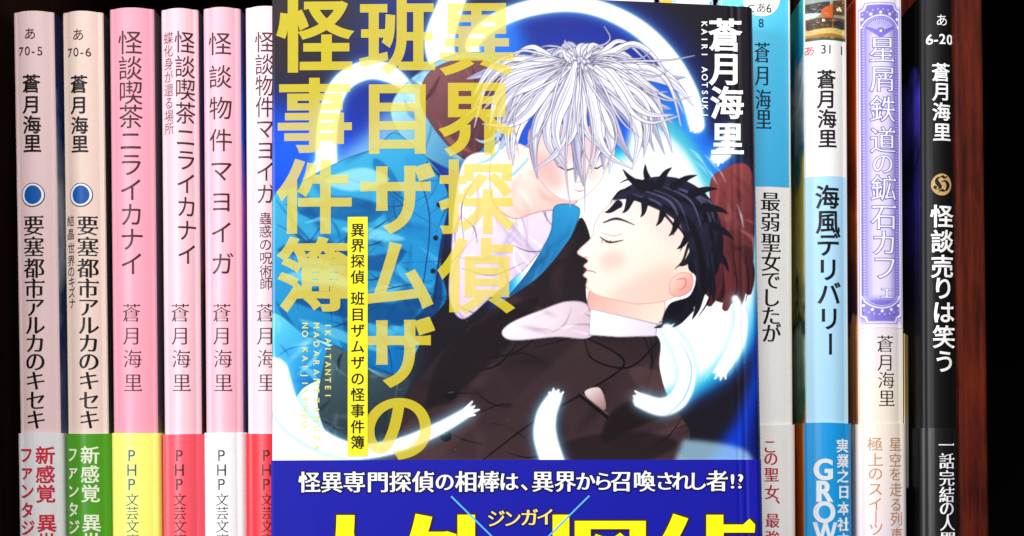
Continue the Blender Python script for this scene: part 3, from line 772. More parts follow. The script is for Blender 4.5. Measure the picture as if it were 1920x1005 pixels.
b10.text('band_lettering', lambda t: t.column('一話完結の人間', [(1774, 835), (1775, 865), (1775, 897), (1775, 928), (1775, 954), (1776, 981), (1777, 1012)], 32, 'mincho_bold', WINK), True)

# ------------------------------------------------------------------ the big paperback shown face on, leaning against the row
W_, H_, T_ = 0.105, 0.148, 0.0095
FR = Euler((-0.0576682805, -0.0020530948, 0.125397044), 'XYZ'); FT = Vector((-0.0494501, 0.2988097, -0.0462051))
fb = thing('illustrated_paperback', 'illustrated paperback shown cover forward, yellow writing and royal blue paper band', 'book', FT, FR)
FM = Matrix.Translation(FT) @ FR.to_matrix().to_4x4(); FMi = np.array(FM.inverted()); FMn = np.array(FM)
def to_px(X, Z):
    Wd = np.stack([X, np.zeros_like(X), Z, np.ones_like(X)], -1) @ FMn.T
    return CX + F * Wd[..., 0] / Wd[..., 1], CY - F * Wd[..., 2] / Wd[..., 1]
def to_cover(x, y):
    """photograph pixel -> point (a, b) of the cover plane"""
    d = np.stack([(x - CX) / F, np.ones_like(x), (CY - y) / F], -1)
    o = FMi[:3, 3]; dl = d @ FMi[:3, :3].T
    t = -o[1] / dl[:, 1]
    P = o + dl * t[:, None]; return P[:, 0], P[:, 2]
def relief(a):                     # the sheet rolls back at both edges; a soft crease beside the spine
    a = np.asarray(a, float)
    y = np.where(a > W_ - 0.0016, ((a - (W_ - 0.0016)) / 0.0016) ** 2 * 0.0012, 0.0)
    y = y - 0.0008 * np.sin(np.pi * np.clip(a / W_, 0, 1)) ** 0.8
    y = y + 0.00022 * np.exp(-((a - 0.1012) / 0.00045) ** 2) + 0.00012 * np.exp(-((a - 0.0996) / 0.0004) ** 2)
    y = y + np.where(a < 0.0008, ((0.0008 - a) / 0.0008) ** 2 * 0.0003, 0.0)
    return y
BAND_Z = 0.0478

# ---- the printed picture: a plain stand-in of two anonymous paper-cut figures among ribbons of light
def cover_picture():
    c = Canvas(500, -34, 1446, 900, 1.0, (26, 22, 32)); rnd = random.Random(11)
    A = np.array
    # sky: midnight at the corners, blue glow round a large pale disc
    X, Y = c.X, c.Y
    def glow(cx, cy, r0, r1, col, al=1.0, sy=1.0):
        d = np.hypot(X - cx, (Y - cy) * sy); m = np.clip((r1 - d) / (r1 - r0), 0, 1); m = m * m * (3 - 2 * m); c.put(m, col, al)
    glow(600, 330, 60, 330, (10, 44, 176)); glow(550, 290, 10, 150, (16, 96, 246), 0.8)
    glow(560, 640, 60, 260, (120, 214, 250)); glow(560, 780, 60, 200, (226, 246, 255))
    c.fill([(500, -34), (700, -34), (690, 60), (640, 160), (580, 190), (500, 140)], (40, 30, 36), True, 0.9, 26)
    glow(1060, 250, 210, 330, (22, 40, 140)); glow(1080, 330, 150, 290, (30, 90, 220), 0.8)
    glow(1190, 500, 235, 300, (16, 90, 225)); glow(1195, 520, 225, 262, (40, 190, 215)); glow(1195, 520, 205, 240, (252, 254, 255))
    c.fill([(1180, 150), (1260, 170), (1330, 260), (1350, 330), (1290, 330), (1220, 280)], (30, 110, 225), True, 1, 12)
    c.fill([(1205, 205), (1265, 230), (1320, 300), (1340, 360), (1280, 360), (1200, 300)], (70, 190, 205), True, 0.9, 8)
    c.fill([(1190, 230), (1260, 262), (1310, 330), (1330, 420), (1250, 400), (1180, 330)], (236, 248, 255), True, 1, 6)
    c.fill([(1425, 560), (1446, 560), (1446, 880), (1330, 880), (1385, 780), (1415, 680)], (10, 60, 215), True, 0.95, 10)
    c.fill([(1415, 760), (1446, 740), (1446, 900), (1395, 900)], (8, 12, 70), True, 0.9, 12)
    c.fill([(690, -34), (850, -34), (800, 120), (700, 200), (640, 240), (660, 120)], (20, 50, 170), True, 0.55, 30)
    c.fill([(860, 30), (960, 40), (980, 110), (900, 120), (850, 90)], (30, 120, 235), True, 0.9, 14)
    c.fill([(600, 330), (690, 250), (740, 200), (760, 300), (680, 400), (560, 420)], (150, 220, 250), True, 0.7, 14)
    c.fill([(512, 770), (560, 800), (660, 858), (720, 880), (512, 900)], (248, 253, 255), True, 1, 6)

    def beam(pts, wd, al=1.0, rim=(110, 205, 250)):
        P = ribbon(pts, wd); wn = c.window(P, 32); m = c.cover(P, wn); g = c.blur(m, 9)
        c.put(np.clip(g * 1.3, 0, 1), rim, 0.75 * al, wn); c.put(c.blur(m, 1.6), (252, 254, 255), al, wn)
    beam([(905, 130), (885, 90), (915, 52), (980, 22), (1060, 10), (1130, 22), (1200, 58), (1256, 115), (1292, 180), (1306, 236)], [18, 26, 30, 30, 30, 30, 32, 34, 36, 30])
    beam([(862, -30), (842, 20), (824, 80), (836, 130), (870, 170)], [44, 50, 56, 50, 20])
    beam([(770, 170), (730, 140), (685, 134), (640, 160), (618, 215), (612, 290), (622, 360), (655, 430), (715, 470)], [16, 34, 36, 36, 38, 40, 42, 36, 26])
    beam([(600, 300), (580, 350), (590, 420), (610, 470)], [10, 26, 26, 8], 0.8)

    OUT = (34, 30, 52)
    def shape(pts, col, line=2.2, lc=OUT, smooth=True):
        m = c.fill(pts, col, smooth)
        if line:
            wn = c.window(spline(pts, True), 10); q = m[wn]
            c.put(np.clip(np.clip(q - c.blur(q, line * 0.55), 0, 1) * 2.0, 0, 1), lc, 0.9, wn)
        return m
    def folds(m, n, box_, ang, ln, wd, cols, al=(0.35, 0.8), bl=(0.6, 3)):
        x0, y0, x1, y1 = box_
        for _ in range(n):
            x, y = rnd.uniform(x0, x1), rnd.uniform(y0, y1); a = rad(rnd.gauss(*ang)); L = rnd.uniform(*ln); b = rnd.uniform(-0.4, 0.4)
            p = [(x, y), (x + L * .5 * math.cos(a), y + L * .5 * math.sin(a)), (x + L * math.cos(a + b), y + L * math.sin(a + b))]
            c.stroke(p, [0.6, rnd.uniform(*wd), 0.6], rnd.choice(cols), rnd.uniform(*al), rnd.choice(bl), m)

    # teal jacket of the standing figure: hood, shoulder, front, sleeve
    m = shape([(735, 195), (768, 152), (830, 112), (890, 100), (940, 110), (960, 150), (930, 290), (880, 330), (790, 292), (740, 240)], grad((740, 170), (170, 220, 236), (900, 260), (40, 120, 170)))
    folds(m, 26, (740, 110, 900, 300), (60, 40), (40, 110), (3, 12), [(220, 240, 246), (90, 170, 205), (50, 110, 160)])
    m = shape([(796, 150), (826, 124), (880, 112), (930, 122), (962, 150), (950, 220), (905, 280), (880, 305), (840, 276), (802, 226), (788, 188)], grad((790, 130), (134, 84, 86), (930, 290), (70, 34, 46)))
    folds(m, 30, (790, 120, 940, 290), (70, 35), (30, 110), (3, 12), [(150, 96, 96), (60, 30, 42), (104, 60, 70)])
    m = shape([(508, 384), (552, 350), (600, 322), (655, 296), (706, 278), (738, 250), (776, 276), (818, 318), (846, 372), (836, 430), (826, 500), (838, 560), (806, 602), (790, 640), (764, 690), (738, 704), (690, 690), (640, 655), (570, 628), (508, 604)],
              grad((560, 330), (60, 170, 214), (770, 660), (0, 104, 172)))
    folds(m, 70, (510, 300, 830, 690), (30, 40), (50, 190), (5, 22), [(130, 208, 228), (70, 176, 214), (0, 84, 148), (6, 64, 122), (20, 140, 196)], (0.3, 0.75), (1, 4))
    folds(m, 34, (510, 300, 830, 690), (30, 45), (40, 150), (1.6, 3.2), [(20, 40, 84), (24, 30, 60)], (0.7, 0.95), (0,))
    c.fill([(760, 300), (800, 300), (836, 360), (812, 520), (770, 560), (770, 420)], (30, 140, 206), True, 0.55, 4, m)
    for P, col, al in (([(560, 400), (640, 370), (720, 390), (690, 420), (620, 410)], (0, 78, 140), .7), ([(520, 470), (600, 450), (690, 480), (760, 470), (720, 510), (610, 490)], (4, 66, 126), .75), ([(540, 560), (620, 540), (720, 570), (790, 560), (760, 610), (660, 600)], (0, 60, 120), .75),
                       ([(700, 300), (740, 330), (760, 400), (740, 440), (715, 380)], (0, 84, 150), .6), ([(610, 340), (680, 316), (730, 340), (660, 360)], (150, 216, 232), .8), ([(530, 520), (600, 505), (680, 540), (600, 532)], (120, 204, 228), .75), ([(560, 600), (640, 620), (720, 660), (650, 645)], (96, 190, 222), .7), ([(770, 610), (810, 560), (822, 500), (828, 570), (790, 640)], (8, 40, 92), .8), ([(640, 430), (700, 430), (760, 450), (700, 452)], (130, 208, 230), .7)):
        c.fill(P, col, True, al, 1.6, m)
    c.stroke([(800, 306), (842, 366), (826, 470), (812, 580)], [3, 5, 5, 3], (18, 36, 80), 0.9)
    c.stroke([(786, 330), (806, 420), (790, 560)], 2.4, (20, 44, 96), 0.8)
    for p in ((823, 386), (817, 448), (812, 510)): c.fill([(p[0] + 5 * math.cos(q), p[1] + 5 * math.sin(q)) for q in np.linspace(0, 6.28, 9)[:-1]], (24, 26, 44))
    m = shape([(508, 590), (570, 626), (640, 668), (622, 700), (570, 728), (540, 764), (508, 724)], grad((510, 600), (90, 200, 238), (620, 720), (10, 120, 196)))
    folds(m, 16, (510, 600, 630, 740), (-30, 40), (30, 90), (3, 12), [(170, 226, 244), (10, 90, 160)])
    m = shape([(620, 650), (660, 668), (700, 700), (740, 716), (770, 716), (730, 800), (690, 862), (640, 836), (612, 812), (596, 760), (604, 700)], grad((600, 660), (66, 96, 104), (720, 860), (26, 30, 38)))
    folds(m, 26, (600, 660, 740, 850), (70, 40), (30, 90), (2, 9), [(100, 130, 138), (18, 20, 28), (60, 80, 90)])

    # pale shirt, throat
    m = shape([(872, 300), (930, 290), (1000, 330), (1056, 372), (1040, 430), (990, 500), (920, 560), (868, 600), (842, 560), (846, 470), (852, 380)], grad((860, 300), (250, 240, 246), (1000, 540), (214, 196, 222)))
    folds(m, 34, (850, 310, 1020, 590), (65, 30), (50, 170), (3, 10), [(255, 252, 255), (196, 176, 210), (224, 204, 226), (170, 150, 190)])
    folds(m, 14, (850, 310, 1020, 590), (65, 30), (40, 130), (1.4, 2.6), [(60, 44, 76)], (0.6, 0.9), (0,))
    m = shape([(930, 270), (1010, 290), (1080, 370), (1060, 392), (1010, 400), (960, 412), (920, 370)], grad((940, 300), (255, 236, 226), (1040, 396), (250, 190, 180)))
    folds(m, 10, (930, 290, 1060, 400), (60, 25), (30, 80), (4, 14), [(244, 168, 160), (255, 240, 232), (236, 150, 148)], (0.3, 0.6), (3,))
    m = shape([(1040, 388), (1086, 392), (1074, 440), (1050, 500), (1006, 560), (960, 606), (930, 590), (990, 510), (1030, 440)], grad((1080, 390), (40, 150, 206), (950, 600), (14, 70, 130)))
    folds(m, 16, (950, 400, 1080, 590), (115, 15), (40, 120), (2, 8), [(100, 190, 226), (10, 40, 90), (20, 90, 160)])

    # black suit of the reclining figure
    m = shape([(690, 868), (742, 776), (790, 706), (850, 640), (930, 576), (1010, 520), (1066, 452), (1090, 410), (1110, 470), (1098, 540), (1110, 590), (1160, 610), (1232, 632), (1236, 690), (1252, 746), (1288, 800), (1292, 824), (1272, 846), (1268, 900), (690, 900)],
              grad((1000, 480), (28, 22, 28), (1080, 860), (64, 44, 48)))
    folds(m, 60, (740, 520, 1270, 870), (-35, 45), (70, 240), (8, 34), [(86, 62, 64), (58, 42, 48), (22, 17, 22), (30, 22, 28)], (0.25, 0.65), (3, 7))
    folds(m, 22, (760, 560, 1270, 870), (-35, 50), (50, 180), (1.6, 3.4), [(12, 9, 14)], (0.8, 1), (0,))
    for P, col, al in (([(830, 660), (930, 590), (1010, 560), (960, 640), (880, 720), (800, 790)], (24, 18, 24), .8), ([(1100, 640), (1180, 690), (1110, 726), (1010, 780), (900, 862), (960, 760), (1040, 680)], (58, 42, 46), .8), ([(1150, 770), (1230, 740), (1262, 770), (1200, 800), (1130, 830)], (22, 16, 20), .8), ([(1060, 830), (1180, 810), (1270, 830), (1200, 868), (1080, 868)], (28, 20, 24), .7), ([(1180, 690), (1240, 700), (1250, 740), (1200, 730)], (82, 58, 60), .7), ([(760, 800), (830, 760), (900, 780), (820, 860), (760, 868)], (80, 56, 58), .5)):
        c.fill(P, col, True, al, 2.5, m)
    c.stroke([(1098, 634), (1170, 680), (1108, 730), (1000, 792), (900, 868)], [2, 4, 3, 3, 2], (10, 8, 12))
    c.stroke([(1234, 640), (1180, 690), (1112, 676), (1096, 640)], [2, 3.4, 3, 2], (10, 8, 12))
    c.fill([(1096, 735), (1122, 728), (1134, 752), (1132, 770), (1106, 752)], grad((1100, 730), (232, 214, 214), (1130, 770), (150, 110, 110)), True)
    c.stroke([(1086, 742), (1138, 784)], 6, (16, 12, 16)); c.stroke([(1088, 738), (1140, 778)], 1.4, (110, 86, 88))
    for p in ((846, 742), (836, 820)): c.fill([(p[0] + 11 * math.cos(q), p[1] + 9 * math.sin(q)) for q in np.linspace(0, 6.28, 9)[:-1]], (18, 14, 18)); c.stroke([(p[0] - 7, p[1] - 4), (p[0] + 4, p[1] - 6)], 1.6, (96, 76, 80))
    m = shape([(958, 606), (1010, 584), (1064, 566), (1104, 576), (1108, 632), (1040, 634), (962, 640), (940, 626)], grad((960, 600), (246, 234, 242), (1100, 640), (214, 190, 206)))
    folds(m, 18, (950, 580, 1100, 640), (-10, 30), (30, 100), (2, 6), [(190, 168, 190), (255, 248, 252), (120, 100, 128)])
    m = shape([(1112, 536), (1180, 556), (1244, 560), (1232, 612), (1170, 600), (1106, 588)], grad((1120, 540), (252, 176, 166), (1220, 610), (255, 222, 206)))
    m = shape([(1106, 580), (1170, 594), (1232, 608), (1230, 632), (1160, 634), (1103, 630)], grad((1110, 580), (255, 255, 255), (1200, 640), (226, 218, 232)), smooth=False)

    # gloved hand behind the second head, then that head: a blank cheek turned to the light, dark hair
    m = shape([(1330, 350), (1356, 318), (1392, 306), (1412, 330), (1416, 410), (1412, 500), (1398, 530), (1384, 566), (1344, 566), (1318, 540), (1340, 470)], grad((1350, 320), (134, 60, 62), (1390, 560), (56, 24, 30)))
    folds(m, 30, (1330, 320, 1415, 560), (75, 30), (30, 120), (3, 14), [(150, 84, 82), (44, 18, 24), (100, 44, 48)])
    m = shape([(1166, 368), (1200, 356), (1262, 384), (1298, 440), (1296, 520), (1262, 560), (1204, 572), (1160, 566), (1118, 556), (1098, 540), (1100, 526), (1092, 518), (1099, 508), (1093, 500), (1101, 490), (1082, 478), (1086, 468), (1108, 446), (1114, 420), (1132, 394)], grad((1110, 400), (255, 244, 234), (1260, 560), (250, 216, 200)), 2.2, (120, 60, 66))
    c.fill([(1126, 480), (1156, 470), (1172, 490), (1150, 508), (1126, 504)], (248, 160, 150), True, 0.4, 8, m)
    c.stroke([(1124, 446), (1142, 456), (1168, 452)], [1.5, 4.2, 1.2], (44, 26, 34), 0.95); c.stroke([(1126, 438), (1148, 444), (1168, 440)], [0.6, 1.6, 0.6], (190, 110, 104), 0.8)
    for q in (0, 8, 16): c.stroke([(1128 + q, 452), (1128 + q, 459)], [1.5, 0.5], (44, 26, 34), 0.85)
    c.stroke([(1130, 420), (1156, 412), (1190, 424)], [2, 5, 0.8], (32, 24, 36), 0.95)
    c.stroke([(1094, 509), (1108, 510), (1118, 514)], [1.4, 2, 0.6], (150, 60, 64), 0.9)
    c.stroke([(1094, 484), (1104, 484)], [1.6, 0.8], (190, 100, 96), 0.8)
    c.fill([(1200, 520), (1260, 500), (1270, 560), (1200, 572), (1140, 560)], (246, 180, 168), True, 0.45, 9, m)
    c.fill([(1180, 380), (1250, 392), (1290, 450), (1240, 450)], (240, 200, 200), True, 0.4, 8, m)
    c.stroke([(1396, 470), (1408, 510), (1404, 548)], [20, 17, 12], (66, 28, 34)); c.stroke([(1380, 480), (1392, 530), (1386, 572)], [22, 18, 12], (84, 36, 40)); c.stroke([(1358, 490), (1370, 540), (1360, 578)], [24, 20, 13], (98, 42, 46)); c.stroke([(1336, 490), (1344, 540), (1330, 570)], [22, 18, 12], (76, 32, 38))
    for x in (1349, 1374, 1396): c.stroke([(x, 470), (x + 8, 530), (x + 2, 566)], [0.8, 2.4, 1], (30, 12, 18), 0.9)
    c.stroke([(1350, 330), (1342, 400), (1352, 460)], [2, 7, 1], (170, 96, 92), 0.5, 2)
    me_ = shape([(1256, 528), (1276, 512), (1298, 518), (1296, 544), (1274, 558), (1256, 552)], grad((1256, 520), (255, 214, 200), (1296, 556), (240, 140, 132)), 1.6, (120, 50, 60))
    c.stroke([(1268, 526), (1284, 524), (1284, 538), (1272, 546)], [1, 2.6, 2.4, 1], (206, 96, 96), 0.8)
    m = shape([(1148, 376), (1176, 352), (1222, 334), (1272, 336), (1320, 362), (1348, 410), (1356, 470), (1336, 530), (1304, 574), (1262, 604), (1240, 612), (1254, 572), (1292, 556), (1304, 522), (1290, 504), (1292, 472), (1284, 440), (1262, 412), (1226, 392), (1180, 376)], grad((1200, 340), (36, 34, 56), (1320, 560), (14, 13, 22)), 1)
    for q in np.linspace(0, 1, 16):
        b0 = A((1150 + 150 * q, 388 - 46 * math.sin(q * 2.4) + 22 * q)); e0 = A((1290 + 60 * math.sin(q * 3), 575 - 150 * q))
        md = (b0 + e0) / 2 + A((40, -40))
        c.stroke([b0, md, e0], [1, 14, 1], rnd.choice([(24, 23, 38), (34, 33, 54), (16, 15, 25)]), 0.85, 0.8, m)
    for q in (0.1, 0.22, 0.3, 0.46, 0.6, 0.66, 0.8):
        b0 = A((1170 + 130 * q, 372 - 40 * math.sin(q * 2.4) + 24 * q)); md = b0 + A((54 + 20 * q, 20 + 20 * q)); c.stroke([b0, md, md + A((24, 60))], [0.4, rnd.uniform(2.5, 5), 0.4], (104, 108, 150), 0.7, 0.6, m)
    for (x, y, a, L) in ((1190, 346, -150, 34), (1212, 338, -120, 26), (1240, 334, -70, 24), (1276, 340, -40, 30), (1312, 358, -25, 32), (1338, 390, 0, 28), (1352, 430, 20, 30), (1352, 480, 45, 32), (1336, 530, 70, 36), (1312, 566, 95, 36), (1284, 594, 120, 34), (1256, 606, 140, 30)):
        d = A((math.cos(rad(a)), math.sin(rad(a)))); nn = A((-d[1], d[0]))
        c.stroke([A((x, y)) - d * 16, A((x, y)) + d * L * .4 + nn * 4, A((x, y)) + d * L + nn * 12], [18, 10, 0.4], (20, 19, 32))
    for (x, y, a, L) in ((1150, 390, 150, 20), (1176, 384, 120, 20), (1206, 388, 105, 22), (1240, 402, 115, 26), (1266, 422, 120, 26), (1284, 450, 130, 24), (1290, 486, 140, 22)):
        d = A((math.cos(rad(a)), math.sin(rad(a)))); nn = A((-d[1], d[0]))
        c.stroke([A((x, y)) - d * 10, A((x, y)) + d * L * .5 - nn * 3, A((x, y)) + d * L], [16, 8, 0.4], (24, 23, 38))
    for p in ([(1180, 356), (1160, 362), (1142, 384)], [(1206, 342), (1180, 338), (1160, 346)], [(1300, 560), (1290, 590), (1262, 616)], [(1276, 580), (1256, 600), (1234, 606)], [(1330, 520), (1330, 560), (1308, 596)], [(1240, 398), (1262, 424), (1262, 444)], [(1266, 420), (1284, 446), (1274, 474)], [(1290, 460), (1280, 490), (1264, 506)]):
        c.stroke(p, [5, 4, 0.4], (16, 15, 26))

    # first head, looking down to the left under a loose silver mop
    m = shape([(996, 240), (1070, 236), (1128, 246), (1144, 280), (1138, 318), (1118, 352), (1088, 376), (1058, 378), (1024, 356), (996, 306)], grad((1010, 260), (250, 206, 200), (1110, 370), (255, 246, 240)), 2.0, (110, 56, 70))
    c.fill([(1000, 290), (1040, 300), (1056, 350), (1030, 356), (1000, 322)], (238, 140, 140), True, 0.5, 9, m)
    c.fill([(1050, 236), (1140, 246), (1144, 300), (1050, 296)], (220, 184, 200), True, 0.7, 8, m)
    c.fill([(1096, 322), (1120, 318), (1122, 336), (1102, 342)], (248, 150, 146), True, 0.35, 6, m)
    c.stroke([(1046, 314), (1062, 321), (1080, 316)], [1.5, 3.6, 1.5], (60, 36, 56), 0.9); c.stroke([(1104, 312), (1118, 318), (1130, 310)], [1.2, 3.2, 1.2], (60, 36, 56), 0.9)
    c.stroke([(1090, 340), (1086, 344), (1080, 343)], [0.8, 1.4, 0.6], (180, 90, 96), 0.8); c.stroke([(1076, 358), (1086, 361), (1096, 358)], [0.8, 1.8, 0.8], (140, 60, 70), 0.85)
    crown = A((1084, 116))
    def clump(a, L, wd, g, curl, tone, x0=0.0, squash=1.0, lines=2):
        a = rad(a); d = A((math.cos(a), math.sin(a) * squash)); nrm = A((-d[1], d[0])); st = crown + A((x0 + 26 * math.cos(a), 6 * math.sin(a) + rnd.uniform(-6, 12))) + d * 4
        def path(off):
            pts = []
            for t in np.linspace(0, 1, 6):
                pts.append(st + d * L * t + A((0, g * t * t)) + nrm * (curl * 1.5 * math.sin(3.6 * t * t)) + nrm * off * math.sin(math.pi * min(t + 0.1, 1)))
            return pts
        P = path(0); w_ = [wd * .25, wd * .8, wd, wd * .8, wd * .45, 0.5]
        c.stroke(P, [v + 2.6 for v in w_[:-1]] + [1.2], (86, 82, 110), 0.95)
        c.stroke(P, w_, tone)
        c.stroke(path(-wd * .22), [0.4, wd * .3, wd * .4, wd * .3, .4], tuple(min(255, v + 22) for v in tone), 0.85, 0.6)
        c.stroke(path(wd * .26), [0.4, wd * .22, wd * .3, wd * .2, .4], tuple(v - 44 for v in tone[:2]) + (tone[2] - 26,), 0.75, 0.8)
        for k in range(lines): c.stroke(path(rnd.uniform(-.35, .35) * wd), [0.3, 1.1, 1.2, 0.3], rnd.choice([(120, 116, 146), (150, 148, 176)]), 0.75)
    for i, a in enumerate(np.linspace(176, 4, 16)):                       # behind
        clump(a + rnd.uniform(-5, 5), rnd.uniform(150, 190), rnd.uniform(26, 36), rnd.uniform(20, 60), rnd.uniform(-14, 14), (178, 176, 202))
    for i, a in enumerate(np.linspace(-178, -2, 22)):                     # over the top and falling to the sides
        sd = -1 if math.cos(rad(a)) < 0 else 1
        clump(a, rnd.uniform(120, 160), rnd.uniform(22, 32), rnd.uniform(120, 210) * (0.45 + 0.55 * abs(math.cos(rad(a)))) , sd * rnd.uniform(-6, 18), rnd.choice([(196, 196, 216), (214, 214, 230), (182, 182, 206)]), squash=0.42)
    for i, a in enumerate(list(np.linspace(172, 96, 9)) + list(np.linspace(8, 84, 9))):   # sides and fringe
        sd = 1 if a > 90 else -1
        clump(a + rnd.uniform(-4, 4), rnd.uniform(150, 196), rnd.uniform(18, 28), rnd.uniform(6, 40), sd * rnd.uniform(4, 22), rnd.choice([(228, 228, 238), (238, 238, 245), (218, 218, 232)]), x0=rnd.uniform(-18, 18))
    for a, L, wd, cu in ((128, 196, 22, 20), (112, 206, 20, -16), (98, 178, 24, 14), (82, 186, 20, -14), (66, 198, 22, 18), (50, 186, 20, -20), (36, 170, 18, 16), (146, 190, 20, -18), (74, 150, 16, 12), (104, 150, 16, -10)):
        clump(a, L, wd, 10, cu, rnd.choice([(242, 242, 248), (250, 250, 253), (232, 232, 241)]), x0=rnd.uniform(-14, 14), lines=3)
    for a, L, g, cu in ((-168, 150, 60, 10), (-150, 130, 40, 18), (-120, 70, 20, 14), (-100, 60, 14, -10), (-64, 80, 20, -14), (-40, 130, 40, -18), (-24, 160, 70, -22), (-12, 165, 110, 14), (6, 170, 60, -20), (18, 178, 50, -26), (164, 178, 60, 26), (176, 168, 70, 20), (28, 176, 30, 26)):
        clump(a, L, rnd.uniform(8, 13), g, cu, rnd.choice([(240, 240, 247), (250, 250, 253)]), squash=0.55 if a < 0 else 1, lines=1)
    for _ in range(26):
        a = rnd.uniform(-170, 170); clump(a, rnd.uniform(120, 196), rnd.uniform(1.6, 3.2), rnd.uniform(10, 90), rnd.uniform(-26, 26), (236, 236, 244), squash=0.5 if a < 0 else 1, lines=0)
    for p in ([(946, 268), (920, 300), (884, 312)], [(990, 300), (960, 330), (930, 334)], [(940, 250), (908, 268), (890, 262)]): c.stroke(p, [4, 6, .4], (150, 206, 236), 0.9)

    # ribbons of light in front
    beam([(512, 700), (540, 770), (590, 818), (660, 846), (740, 838), (820, 806), (880, 772)], [60, 50, 40, 30, 26, 24, 18])
    beam([(1040, 746), (1024, 780), (1022, 822), (1040, 880)], [26, 38, 44, 44])
    beam([(1200, 752), (1240, 764), (1272, 748), (1288, 706), (1276, 656), (1250, 618)], [28, 34, 36, 32, 30, 20], 1, (130, 205, 240))
    beam([(1352, 696), (1380, 650), (1390, 600), (1378, 560)], [24, 30, 26, 12], 1, (140, 210, 240))
    c.stroke([(1274, 640), (1296, 690), (1284, 744), (1248, 782)], [1, 3, 3, 1], (120, 190, 226), 0.8, 0.8)
    c.stroke([(1366, 706), (1398, 650), (1404, 590)], [1, 3, 1], (120, 190, 226), 0.8, 0.8)
    beam([(1345, 296), (1362, 280), (1370, 240)], [26, 30, 16], 0.95)
    c.fill([(1276, 836), (1300, 826), (1400, 846), (1400, 900), (1270, 900)], (170, 216, 240), True, 0.7, 4)
    for (x, y, a) in ((1306, 240, 80), (884, 770, -25), (1040, 742, -80), (1196, 750, 190), (1350, 700, 110), (1345, 300, 110)):
        for k in (-26, -9, 9, 26):
            d = A((math.cos(rad(a + k)), math.sin(rad(a + k)))); p0 = A((x, y)) - d * 8 + A((-d[1], d[0])) * k * .35
            c.stroke([p0, p0 + d * rnd.uniform(14, 22)], [9, 3.4], (252, 254, 255)); 
    for _ in range(40):
        a = rnd.uniform(0, 6.28); r = rnd.uniform(215, 250); x, y = 1195 + r * math.cos(a), 520 + r * math.sin(a)
        if x > 1290: c.stroke([(x, y), (x + 12 * math.sin(a), y - 26 * math.cos(a)), (x + 30 * math.sin(a), y - 50 * math.cos(a))], [0.5, rnd.uniform(1.5, 4), 0.5], (220, 246, 255), 0.6, 0.8)
    for _ in range(50):
        x, y = rnd.uniform(515, 1420), rnd.uniform(0, 860); r = rnd.uniform(0.4, 1.1)
        c.fill([(x - r, y), (x, y - r), (x + r, y), (x, y + r)], (255, 255, 255), False, rnd.uniform(0.3, 0.8))
    return c

pic = cover_picture()
jk = paper('dark_jacket_paper', (24, 20, 34), 0.35, 0.45)
# jacket: a shell round front, spine (right) and back
def slab(name, off, th, z0, z1, mats, parent):
    """paper wrapped round the book: front (y=-off), spine on the right, back"""
    xs = [0.0 - (0.0002 if off else 0)] + list(np.linspace(0.0004, 0.09, 12)) + list(np.linspace(0.0905, W_ - 0.0017, 110)) + list(np.linspace(W_ - 0.0016, W_, 16))
    P = [(x, relief(x) - off + (0 if off else 0.00005)) for x in xs] + [(W_ + off + 0.0001, 0.0022), (W_ + off + 0.0001, T_ - 0.001), (W_ - 0.0006, T_ + off), (0.0, T_ + off)]
    P = np.array(P, float); g = np.gradient(P, axis=0); g /= np.hypot(g[:, 0], g[:, 1])[:, None]; Q = P + np.stack([-g[:, 1], g[:, 0]], 1) * th
    n = len(P); V = [(x, y, z0) for x, y in P] + [(x, y, z1) for x, y in P] + [(x, y, z0) for x, y in Q] + [(x, y, z1) for x, y in Q]
    Fc = []; mi = []
    for i in range(n - 1):
        Fc += [(i, i + 1, n + i + 1, n + i), (2 * n + i, 3 * n + i, 3 * n + i + 1, 2 * n + i + 1), (n + i, n + i + 1, 3 * n + i + 1, 3 * n + i), (i, 2 * n + i, 2 * n + i + 1, i + 1)]
        mi += [0, 0, len(mats) - 1, 0]
    Fc += [(0, n, 3 * n, 2 * n), (n - 1, 3 * n - 1, 4 * n - 1, 2 * n - 1)]; mi += [len(mats) - 1] * 2
    return mesh(name, V, Fc, mats, parent, mi)
slab('dust_jacket', 0.0, 0.0003, 0.0, H_, [jk, paper('jacket_edge', (205, 200, 205))], fb)
box('page_block', (0.0012, 0.0006, 0.0006), (W_ - 0.0006, T_ - 0.0006, H_ - 0.0008), PAGES, fb)
xs = np.linspace(0.0001, W_ - 0.00005, 760); zs = np.linspace(BAND_Z - 0.0015, H_ - 0.0001, 720)
def pic_colour(X, Z):
    x, y = to_px(X, Z); return pic.sample(x, y)
art_grid('cover_illustration', fb, xs, zs, lambda X: relief(X) - 0.00006, pic_colour, printed('printed_cover', 0.30, 0.32))

def fsurf(lift0):
    def f(V):
        a, b = to_cover(V[:, 0], V[:, 1]); a = np.clip(a, 0.0, W_ - 0.0001)
        b = np.minimum(b, H_ - 0.0001)
        return np.stack([a, relief(a) - lift0 - 0.00003 * V[:, 2], b], 1)
    return f
YEL = ink((255, 234, 56), 0.54, 0.3, 0.3)
t = Lettering()
for text, x, ys in (('異界探偵', 893, (76, 226, 374, 520)), ('班目ザムザの', 745, (72, 224, 374, 518, 662, 802)), ('怪事件簿', 590, (70, 220, 372, 518))):
    for ch, y in zip(text, ys): t.char(ch, x, y, 146, 'heavy', YEL, sx=0.98)
t.link('title_lettering', fb, fsurf(0.00012))
t = Lettering()
for ch, y, x in zip('蒼月海里', (68, 131, 195, 262), (1359, 1360, 1362, 1363)): t.char(ch, x, y, 64, 'heavy', WINK)
for i, ch in enumerate('KAIRI AOTSUKI'): t.char(ch, 1319.5 + 0.1 * i, 47 + i * 14.2, 15.5, 'bold', WINK, rot=90)
t.link('author_lettering', fb, fsurf(0.00022))
t = Lettering()
GOLD = ink((240, 232, 120), 0.85)
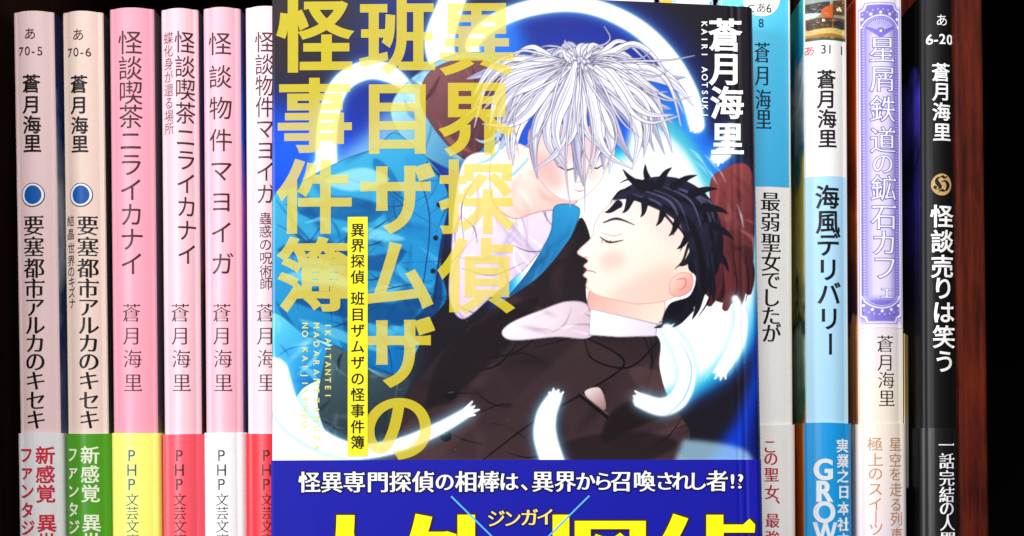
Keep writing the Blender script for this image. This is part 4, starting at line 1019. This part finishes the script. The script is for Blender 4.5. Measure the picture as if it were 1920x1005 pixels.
for text, x, y0, y1 in (('IKAITANTEI', 615, 611, 742), ('MADARAMEZAMUZA', 593.5, 611, 838), ('NO KAIJIKENBO', 572, 611, 796)):
    for i, ch in enumerate(text): t.char(ch, x, y0 + (y1 - y0) * i / (len(text) - 1), 15.5, 'bold', GOLD, rot=90)
t.link('roman_lettering', fb, fsurf(0.00012))
t = Lettering()
t.poly([(652, 408), (689, 408), (689, 855), (652, 855)], ink((255, 240, 30)))
for ch, y in zip('異界探偵班目ザムザの怪事件簿', (433, 462, 491, 521, 561, 591, 621, 651, 681, 711, 741, 771, 801, 830)): t.char(ch, 670.5, y, 27, 'bold', BLACK, lift=1)
t.link('title_strip', fb, fsurf(0.00020))

BLUE = paper('royal_blue_band', (16, 20, 160), 0.5, 0.22)
bo = slab('paper_band', 0.00030, 0.00016, 0.0004, BAND_Z, [BLUE, WHITE], fb)
t = Lettering()
DK = ink((10, 12, 60))
line = '怪異専門探偵の相棒は、異界から召喚されし者!?'
xs_ = (580, 622, 664, 708, 750, 793, 833, 873, 915, 953, 981, 1016, 1058, 1096, 1129, 1163, 1206, 1245, 1276, 1306, 1343, 1372, 1387)
for i, (ch, x) in enumerate(zip(line, xs_)):
    sz = 42 if ord(ch) > 0x3100 else 38
    y = 905 - 2.5 * i / 22
    x += 12 if ch == '、' else 0
    t.char(ch, x, y, sz, 'antique', DK, extra=0.05); t.char(ch, x, y, sz, 'antique', WINK, lift=1)
PY = ink((250, 222, 120))
for ch, x, y in zip('ジンガイ', (929, 959, 991, 1021), (973, 973, 971, 970)):
    t.char(ch, x, y, 35, 'antique', DK, extra=0.05); t.char(ch, x, y, 35, 'antique', PY, lift=1)
YB = ink((255, 244, 10)); DR = ink((60, 30, 20))
for ch, x in (('人', 648), ('外', 842), ('探', 1112), ('偵', 1313)):
    t.char(ch, x, 1066, 208, 'poster', DR, extra=0.014, lift=1); t.char(ch, x, 1066, 208, 'poster', YB, lift=2)
LB = ink((92, 186, 250))
t.line([(845, 931), (1105, 1188)], 3.2, LB, 3); t.line([(1103, 930), (845, 1188)], 3.2, LB, 4)
t.link('band_lettering', bo, fsurf(0.00040))

bpy.data.objects.remove(_fo); bpy.data.curves.remove(_fc)
